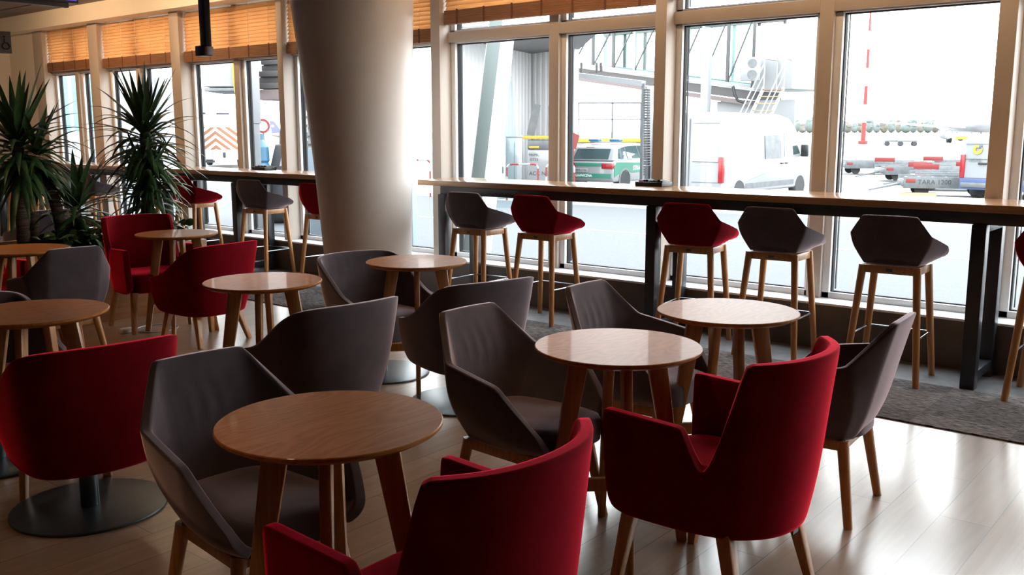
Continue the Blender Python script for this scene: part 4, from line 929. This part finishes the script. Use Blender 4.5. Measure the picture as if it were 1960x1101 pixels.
# TREPEL loader behind the patrol car
ld = thing('cargo_loader', 'white and yellow cargo loader platform with guard rails behind the patrol car', 'cargo loader', gpt(1170, 41), heading(1170, 88)); ld.scale = (1.2, 1.2, 1.2)
bm = NB(); box(bm, (-.9, -2.0, .85), (.9, 1.75, 1.22), .03); o = mk('platform', bm, M['car_white'], ld)
text_part('maker_lettering', 'TREPEL', .20, M['lettering'], o, Matrix.Translation((.915, .15, 1.02)) @ Matrix.Rotation(PI/2, 4, 'Z') @ RX, .001)
bm = NB(); box(bm, (-.95, -2.05, 1.22), (.95, 1.8, 1.36), .02); mk('yellow_edge', bm, M['yellow'], ld)
bm = NB()
for yy in (-2.0, -1.2, 0, 1.0, 1.7): box(bm, (.86, yy-.03, 1.36), (.92, yy+.03, 2.6))
box(bm, (.86, -2.0, 2.56), (.92, 1.7, 2.62)); box(bm, (.86, -2.0, 2.0), (.92, 1.7, 2.04)); mk('guard_rail', bm, M['galv'], ld, smooth=False)
bm = NB(); lathe(bm, [(.03, 2.62), (.10, 2.62), (.10, 2.85), (.03, 2.86)], 14, (.7, 1.9, 0)); box(bm, (.68, 1.88, .3), (.72, 1.92, 2.62)); mk('beacon', bm, M['orange'], ld)
for yy in (-1.3, 1.3): bm = NB(); lathe(bm, [(.03, -.95), (.42, -.95), (.42, .95), (.03, .95)], 18, (0, yy, .42), axis='x'); mk('wheel', bm, M['tyre'], ld)
bm = NB(); bar(bm, P(1103, 257, 28.5), P(1096, 283, 28.5), .30, .05); bar(bm, P(1096, 283, 28.5), dn(P(1092, 283, 28.5), GZ), .1, .05); o = mk('red_board', bm, M['sign_red'], smooth=False); tag(o, 'slanting red warning board left of the patrol car roof', 'board')
# grey terminal corner, soffit and leaning column
bm = NB(); w0, w1, w2 = dn(P(876, 100, 28), GZ), dn(P(1017, 100, 33.5), GZ), dn(P(1101, 100, 31.5), GZ)
def corrug(bm, a, b, h, pitch=.20):
    d = b-a; L = d.length; d.normalize(); nrm = Vector((-d.y, d.x, 0)); 
    if nrm.dot(Vector((AF.x, AF.y, 0))) > 0: nrm = -nrm
    k = int(L/pitch); pts = []
    for i in range(k):
        u = i*L/k; s = L/k
        for f, o_ in ((0, 0), (.35, 0), (.45, .04), (.90, .04)): pts.append(a+d*(u+f*s)+nrm*o_)
    pts.append(b); back = [a-nrm*.15, b-nrm*.15]
    lo = [bm.verts.new(p) for p in pts]; hi = [bm.verts.new(p+Vector((0, 0, h))) for p in pts]
    for i in range(len(pts)-1): bm.faces.new((lo[i], lo[i+1], hi[i+1], hi[i]))
    bl = [bm.verts.new(p) for p in back]; bh = [bm.verts.new(p+Vector((0, 0, h))) for p in back]
    bm.faces.new((bl[0], bh[0], bh[1], bl[1])); bm.faces.new((lo[0], hi[0], bh[0], bl[0])); bm.faces.new((lo[-1], bl[1], bh[1], hi[-1]))
ter = thing('terminal_wing', 'pale corrugated metal corner of the terminal under a grey soffit', 'building', (0, 0, 0))
corrug(bm, w0, w1, 4.75, .30); corrug(bm, w1, w2, 4.75, .30); mk('cladding', bm, M['wing_clad'], ter, smooth=False)
bm = NB(); pts = [atz(x, y, 4.30) for x, y in ((876, 68), (1150, 58), (1098, 104), (1017, 110), (876, 86))]
v = [bm.verts.new(p) for p in pts]; v2_ = [bm.verts.new(p+Vector((0, 0, .25))) for p in pts]; bm.faces.new(v); bm.faces.new(v2_[::-1])
for i in range(5): bm.faces.new((v[i], v2_[i], v2_[(i+1) % 5], v[(i+1) % 5]))
mk('soffit', bm, M['soffit'], ter, smooth=False)
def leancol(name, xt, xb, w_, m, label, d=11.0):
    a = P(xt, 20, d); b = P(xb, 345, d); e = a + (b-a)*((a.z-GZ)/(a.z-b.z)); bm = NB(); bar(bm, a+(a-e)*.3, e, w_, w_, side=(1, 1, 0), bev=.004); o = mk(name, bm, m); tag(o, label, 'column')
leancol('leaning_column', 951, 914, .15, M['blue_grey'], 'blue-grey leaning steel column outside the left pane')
leancol('leaning_white_bar', 977, 942, .15, M['white_paint'], 'white leaning bar just right of the blue-grey one', 11.15)  # white face of the leaning column, built as a second bar
bm = NB(); prism(bm, [(0, 0), (.55, 0), (.50, 1.8), (.40, 3.3), (.26, 3.3)], 0, .03, 'y'); o = mk('glass_fin', bm, M['pale_glass'], smooth=False); q = P(950, 250, 24); o.location = (q.x, q.y, GZ); o.rotation_euler = (0, 0, heading(965, 0)); tag(o, 'pale bluish glass fin behind the white leaning bar', 'glass fin')
# white cabinet, ground power unit with lettering, red and white barriers
cb = thing('electrical_cabinet', 'tall white two-door cabinet behind the red and white barrier', 'cabinet', gpt(986, 28), heading(984, 0))
bm = NB(); box(bm, (-.27, 0, 0), (.20, .5, 1.78), .015); box(bm, (-.31, -.03, 1.76), (.24, .53, 1.82), .01); mk('cabinet_box', bm, M['car_white'], cb)
bm = NB(); box(bm, (-.025, -.012, .1), (-.012, .01, 1.62)); mk('door_gap', bm, M['galv'], cb, smooth=False)
cb2 = thing('electrical_cabinet', 'lower pale green-grey cabinet with a dark handle, left of the white one', 'cabinet', gpt(962, 27.5), heading(962, 0))
bm = NB(); box(bm, (-.14, 0, 0), (.08, .4, 1.78), .012); mk('cabinet_box', bm, mat('pale_green_grey', (.42, .46, .42)), cb2)
bm = NB(); box(bm, (-.01, -.02, .72), (.02, .0, .92), .004); mk('handle', bm, M['lettering'], cb2)
gp = thing('ground_power_unit', 'white ground power unit lettered TREPEL 0725 beyond the barriers', 'ground vehicle', gpt(1035, 30), heading(1035, 0))
bm = NB(); box(bm, (-.42, 0, .25), (.75, 1.4, 1.35), .03); o = mk('housing', bm, M['car_white'], gp)
text_part('lettering', 'TREPEL', .105, M['lettering'], o, Matrix.Translation((-.22, -.008, 1.19)) @ RX, .001)
text_part('lettering', '0725', .13, M['lettering'], o, Matrix.Translation((-.20, -.008, 1.04)) @ RX, .001)
text_part('lettering', 'ACC NE', .17, M['lettering'], o, Matrix.Translation((-.06, -.008, .60)) @ RX, .001)
bm = NB(); box(bm, (-.42, .02, 1.38), (.75, 1.4, 1.66), .02); mk('dark_deck', bm, M['galv'], gp)
bm = NB(); box(bm, (-.75, -.02, 1.70), (.75, 1.4, 1.80), .01); mk('yellow_rim', bm, M['yellow'], gp)
bm = NB(); box(bm, (-.38, -.03, 1.40), (-.05, .02, 1.47), .02); mk('yellow_grip', bm, M['yellow'], gp)
bm = NB(); 
for u in (.25, .5, .72): box(bm, (u-.015, .3, 1.8), (u+.015, .33, 2.75))
for zz in (2.0, 2.4, 2.72): box(bm, (.25, .3, zz), (.74, .33, zz+.025))
box(bm, (-.35, .4, 1.8), (-.1, .45, 2.8), rot=Matrix.Rotation(D(12), 3, 'Y')); mk('ladder_frame', bm, M['galv'], gp, smooth=False)
for yy in (.3, 1.1): bm = NB(); lathe(bm, [(.03, -.5), (.27, -.5), (.27, .6), (.03, .6)], 16, (.16, yy, .27), axis='x'); mk('wheel', bm, M['tyre'], gp)
def barrier(px0, px1, d, label, hz=1.02):
    a, b = gpt(px0, d), gpt(px1, d); r = thing('hoop_barrier', label, 'barrier', a, math.atan2((b-a).y, (b-a).x), 'red and white hoop barriers'); L = (b-a).length; R_ = .12
    path = [(0, 0, 0), (0, 0, hz-R_)] + [(R_-R_*math.cos(t*PI/2/5), 0, hz-R_+R_*math.sin(t*PI/2/5)) for t in range(1, 6)] + [(L-R_+R_*math.sin(t*PI/2/5), 0, hz-R_+R_*math.cos(t*PI/2/5)) for t in range(0, 6)] + [(L, 0, 0)]
    dense = []
    for i in range(len(path)-1):
        A, B = Vector(path[i]), Vector(path[i+1]); kk = max(1, int((B-A).length/.1)); dense += [A.lerp(B, j/kk) for j in range(kk)]
    dense.append(Vector(path[-1])); seg = [dense[i:i+4] for i in range(0, len(dense)-1, 3)]
    for ci, nm in ((0, 'red_band'), (1, 'white_band')):
        bm = NB()
        for i, sg in enumerate(seg):
            if i % 2 == ci and len(sg) > 1: tube(bm, sg, .028, 10)
        mk(nm, bm, M['sign_red'] if ci == 0 else M['white_outdoor'], r)
barrier(970, 1030, 26.5, 'red and white hoop barrier in front of the white cabinet')
barrier(1046, 1100, 26.5, 'red and white hoop barrier half hidden by the window mullion')
barrier(785, 822, 28, 'red and white hoop barrier seen between the round column and the pillar', 1.1)
# ---- far-left panes: rescue truck, bridge cabin, blue tank, dark vehicle, tail
tk = thing('service_truck', 'white truck with an orange chevron rear seen through the far left panes', 'truck', gpt(412, 50.0), heading(412, 8))
bm = NB(); box(bm, (-1.35, 0, .45), (1.35, 6.5, 3.55), .08); mk('box_body', bm, M['paint_white'], tk)
for k in range(5):
    c = 1.05+k*.37
    for s_ in (-1, 1):
        bm = NB(); n_ = 0
        for j in range(22):
            xa, xb = j*.06, (j+1)*.06; za0, za1 = c-.78*xa, c-.78*xb; lo0, lo1 = max(.98, za0), max(.98, za1); hi0, hi1 = min(2.17, za0+.19), min(2.17, za1+.19)
            if hi0-lo0 > .01 and hi1-lo1 > .01:
                v = [bm.verts.new((s_*x, -.02, z)) for x, z in ((xa, lo0), (xb, lo1), (xb, hi1), (xa, hi0))]; bm.faces.new(v); n_ += 1
        if n_: bmesh.ops.remove_doubles(bm, verts=bm.verts, dist=.002); mk('chevron', bm, M['orange'], tk, smooth=False)
        else: bm.free()
bm = NB(); box(bm, (-.95, -.03, 2.84), (-.45, .01, 2.93)); mk('lamp_strip', bm, M['lettering'], tk)
bm = NB(); box(bm, (.1, -.03, 2.82), (.75, .01, 2.91)); mk('lamp_strip', bm, M['lettering'], tk)
bm = NB(); box(bm, (.34, -.04, .55), (.48, .01, .85), .03); mk('handle', bm, M['lettering'], tk)
bm = NB(); box(bm, (-.95, -.04, .30), (-.1, .02, .42)); mk('bumper_bar', bm, M['lettering'], tk)
for s_ in (-1, 1):
    for yy in (1.2, 5.0): wheel(None, s_*1.1, yy, .45, .3, tk, s_)
cbn = thing('bridge_cabin', 'pale boarding bridge cabin hanging over the chevron truck, with yellow cables', 'boarding bridge', dn(P(418, 128, 24), 0))
cbn.location = (P(418, 128, 24).x, P(418, 128, 24).y, 2.6); cbn.rotation_euler = (0, 0, heading(418, 15))
bm = NB(); box(bm, (-.42, 0, .12), (.40, 2.0, 2.2), .04); mk('cabin_box', bm, M['clad'], cbn)
bm = NB(); box(bm, (-.40, .02, 0), (.42, 1.9, .10), .03); mk('cabin_floor', bm, M['galv'], cbn)
bm = NB()
for k in range(4): tube(bm, [(.36+k*.035, -.05, 2.2), (.37+k*.03, -.06, .3), (.40+k*.02, -.05, .0), (.45+.02*k, -.03, -.3-.1*(k == 2))], .014, 6)
mk('yellow_cable', bm, M['yellow'], cbn)
br2 = thing('bridge_underside', 'brown slatted underside of a boarding bridge through the left panes', 'boarding bridge', (P(519, 150, 26).x, P(519, 150, 26).y, 2.75), heading(519, 35))
bm = NB()
for k in range(5): box(bm, (-.42+k*.06, -.2+.1*(k % 2), .0+k*.16), (.40, 2.6, .16+k*.16), .02)
mk('underframe', bm, M['bridge_grey'], br2)
bm = NB(); box(bm, (-.42, -.2, -.30), (.40, 2.6, -.02), .01); mk('belly_panel', bm, M['bridge_pink'], br2)
bm = NB(); box(bm, (-.34, 1.0, -3.1), (-.10, 1.24, 0), .01); mk('support_leg', bm, M['galv'], br2)
pt = thing('white_post', 'white square post with a grey foot through the left panes', 'post', gpt(484, 18.5))
bm = NB(); box(bm, (-.12, -.12, 2.1), (.12, .12, 4.2), .01); mk('post_sleeve', bm, M['car_white'], pt); bm = NB(); box(bm, (-.10, -.10, 0), (.10, .10, 2.1), .01); mk('post_foot', bm, M['galv'], pt)
bt = thing('blue_tank', 'blue service tank standing behind the left-hand bar tray', 'tank', gpt(492, 19.5), heading(492, 0)); bt.scale = (.85, .85, 1.25)
bm = NB(); lathe(bm, [(.05, .1), (.26, .12), (.27, .5), (.24, .52), (.27, .56), (.27, 1.0), (.24, 1.04), (.27, 1.08), (.26, 1.3), (.14, 1.42), (.14, 1.52), (.05, 1.54)], 24); mk('tank_body', bm, M['blue'], bt)
bm = NB(); lathe(bm, [(.277, .78), (.279, .80), (.279, .92), (.277, .94)], 24); lathe(bm, [(.05, 0), (.2, 0), (.2, .12), (.05, .12)], 16); mk('white_band', bm, M['white_outdoor'], bt)
dv = thing('dark_vehicle', 'dark grey tug vehicle beside the blue tank', 'ground vehicle', gpt(530, 19.6), heading(530, 10)); dv.scale = (.5, 1, 1.5)
bm = NB(); prism(bm, [(-.55, .3), (.9, .3), (.9, 1.12), (-.1, 1.12), (-.35, .8), (-.55, .62)], 0, 2.0, 'y', bev=.03); mk('tug_body', bm, M['lettering'], dv)
bm = NB(); prism(bm, [(.05, .82), (.5, .82), (.5, 1.02), (.2, 1.02)], -.012, .01, 'y'); mk('white_panel', bm, M['white_outdoor'], dv, smooth=False)
bm = NB(); lathe(bm, [(.02, 1.12), (.08, 1.12), (.05, 1.3), (.02, 1.3)], 12, (.05, .3, 0)); mk('beacon', bm, M['lettering'], dv)
for yy in (.4, 1.6): bm = NB(); lathe(bm, [(.03, -.5), (.3, -.5), (.3, .85), (.03, .85)], 16, (0, yy, .3), axis='x'); mk('wheel', bm, M['tyre'], dv)
rs = thing('round_road_sign', 'round red-rimmed road sign on a pole beside the blue tank', 'road sign', gpt(503, 22), heading(503, 0))
bm = NB(); lathe(bm, [(.02, -.01), (.13, -.01), (.13, .01), (.02, .01)], 24, (0, 0, 2.07), axis='y'); bmesh.ops.scale(bm, vec=(1, 1, 1), verts=bm.verts); mk('sign_face', bm, M['white_outdoor'], rs)
bm = NB(); lathe(bm, [(.12, -.02), (.17, -.02), (.17, .02), (.12, .02)], 24, (0, 0, 2.07), axis='y', ring=True); mk('sign_rim', bm, M['sign_red'], rs)
bm = NB(); tube(bm, [(0, .03, 0), (0, .03, 2.1)], .03, 8); mk('pole', bm, M['galv'], rs)
tl_ = thing('airliner_tail', 'white airliner with a blue tail fin far beyond the left panes', 'aeroplane', gpt(545, 260), heading(545, 80)); tl_.scale = (.6, .6, .62)
bm = NB(); lathe(bm, [(.2, -6), (1.1, -2), (1.7, 4), (1.7, 12)], 20, (0, 0, 1.4), axis='y'); mk('fuselage', bm, M['car_white'], tl_)
bm = NB(); prism(bm, [(-5.8, 2.0), (-1.0, 2.6), (-4.8, 7.6), (-6.8, 7.6)], -.15, .15, 'x'); mk('tail_fin', bm, mat('tail_blue', (.10, .10, .32)), tl_, smooth=False)
bm = NB(); lathe(bm, [(.05, -.2), (.7, -.2), (.7, .2), (.05, .2)], 16, (0, -5.4, 5.4), axis='x'); mk('fin_emblem', bm, M['white_outdoor'], tl_)
# pale glazed buildings far behind the leftmost panes
for k, (px, d_, w_, h_) in enumerate(((112, 40, 5.0, 5.6), (232, 44, 4.0, 4.4))):
    b = thing('far_building', ['pale glazed building seen through the farthest window', 'pale glazed building seen behind the tall yucca'][k], 'building', gpt(px, d_), heading(px, 30), 'buildings beyond the far windows')
    bm = NB(); box(bm, (-w_/2, 0, 0), (w_/2, 4, h_), .03); mk('facade', bm, M['white_outdoor'], b)
    for c in range(3):
        bm = NB(); u = -w_/2+.3+c*(w_-.6)/3; box(bm, (u, -.03, h_*.35), (u+(w_-.6)/3-.2, .02, h_*.75)); mk('window', bm, M['green_glass'], b, smooth=False)
# facade of the terminal seen just left of the round column
b = thing('annex_facade', 'grey facade with louvres and blue panels left of the round column', 'building', gpt(600, 15), heading(600, 20))
bm = NB(); box(bm, (-.10, 0, 1.7), (1.6, .3, 3.6)); 
for k in range(14): box(bm, (-.1, -.03, 1.75+k*.13), (1.6, 0, 1.80+k*.13))
mk('louvre_panel', bm, M['clad'], b, smooth=False)
bm = NB(); box(bm, (-.10, -.02, 0), (1.6, .3, 1.68), .01); mk('blue_panel', bm, mat('blue_grey_panel', (.20, .25, .30)), b)
# ================================================================== unseen lamps added for warm light on the beam, pillars and tables
lampm = mat('lamp_lens', (.9, .8, .6), emit=((1.0, .72, .45), 14))
for k, (x, y) in enumerate(((-12.5, 5.0), (-10.1, 6.02), (-4.6, 6.02), (-2.2, 6.02), (.2, 6.02), (2.6, 6.02))):  # added strips, turned to wash the beam, pillars and blinds
    r = thing('added_light_strip', 'long added strip of warm light along the window side, out of sight above', 'lamp', (x, y, ZC-.02), 0, 'added light strips')
    bm = NB(); box(bm, (-1.05, -.05, .0), (1.05, .05, .03), .004); mk('housing', bm, M['galv'], r)
    bm = NB(); box(bm, (-1.03, -.035, -.004), (1.03, .035, .0)); mk('lamp_lens', bm, lampm, r, smooth=False)
    q = bpy.data.lights.new('strip_light', 'AREA'); q.shape = 'RECTANGLE'; q.size = 2.0; q.size_y = .06; q.energy = 8 if k else 42; q.color = (1, .62, .34)
    lo = bpy.data.objects.new('lamp_light', q); C.objects.link(lo); lo.parent = r; lo.location = (0, 0, -.02); lo.rotation_euler = (D(48 if k else 78), 0, 0)
k = 0
for x in (-12.0, -9.6, -7.2, -4.8, -2.4, 0):
    for y in (.6, 3.0):
        r = thing('added_downlight', 'round warm downlight added unseen above the tables', 'lamp', (x, y, ZC-.03), 0, 'added downlights')  # added out of view to warm the tabletops from above
        bm = NB(); lathe(bm, [(.06, .0), (.085, -.004), (.085, .03), (.06, .03)], 28); mk('lamp_ring', bm, M['galv'], r)
        bm = NB(); lathe(bm, [(.001, .012), (.06, .012), (.06, .02), (.001, .02)], 24); mk('lamp_lens', bm, lampm, r)
        ld_ = bpy.data.lights.new('downlight', 'SPOT'); ld_.energy = 70; ld_.color = (1, .62, .34); ld_.spot_size = D(64); ld_.spot_blend = 1.0; ld_.shadow_soft_size = .12
        lo = bpy.data.objects.new('lamp_light', ld_); C.objects.link(lo); lo.parent = r; lo.location = (0, 0, -.01)
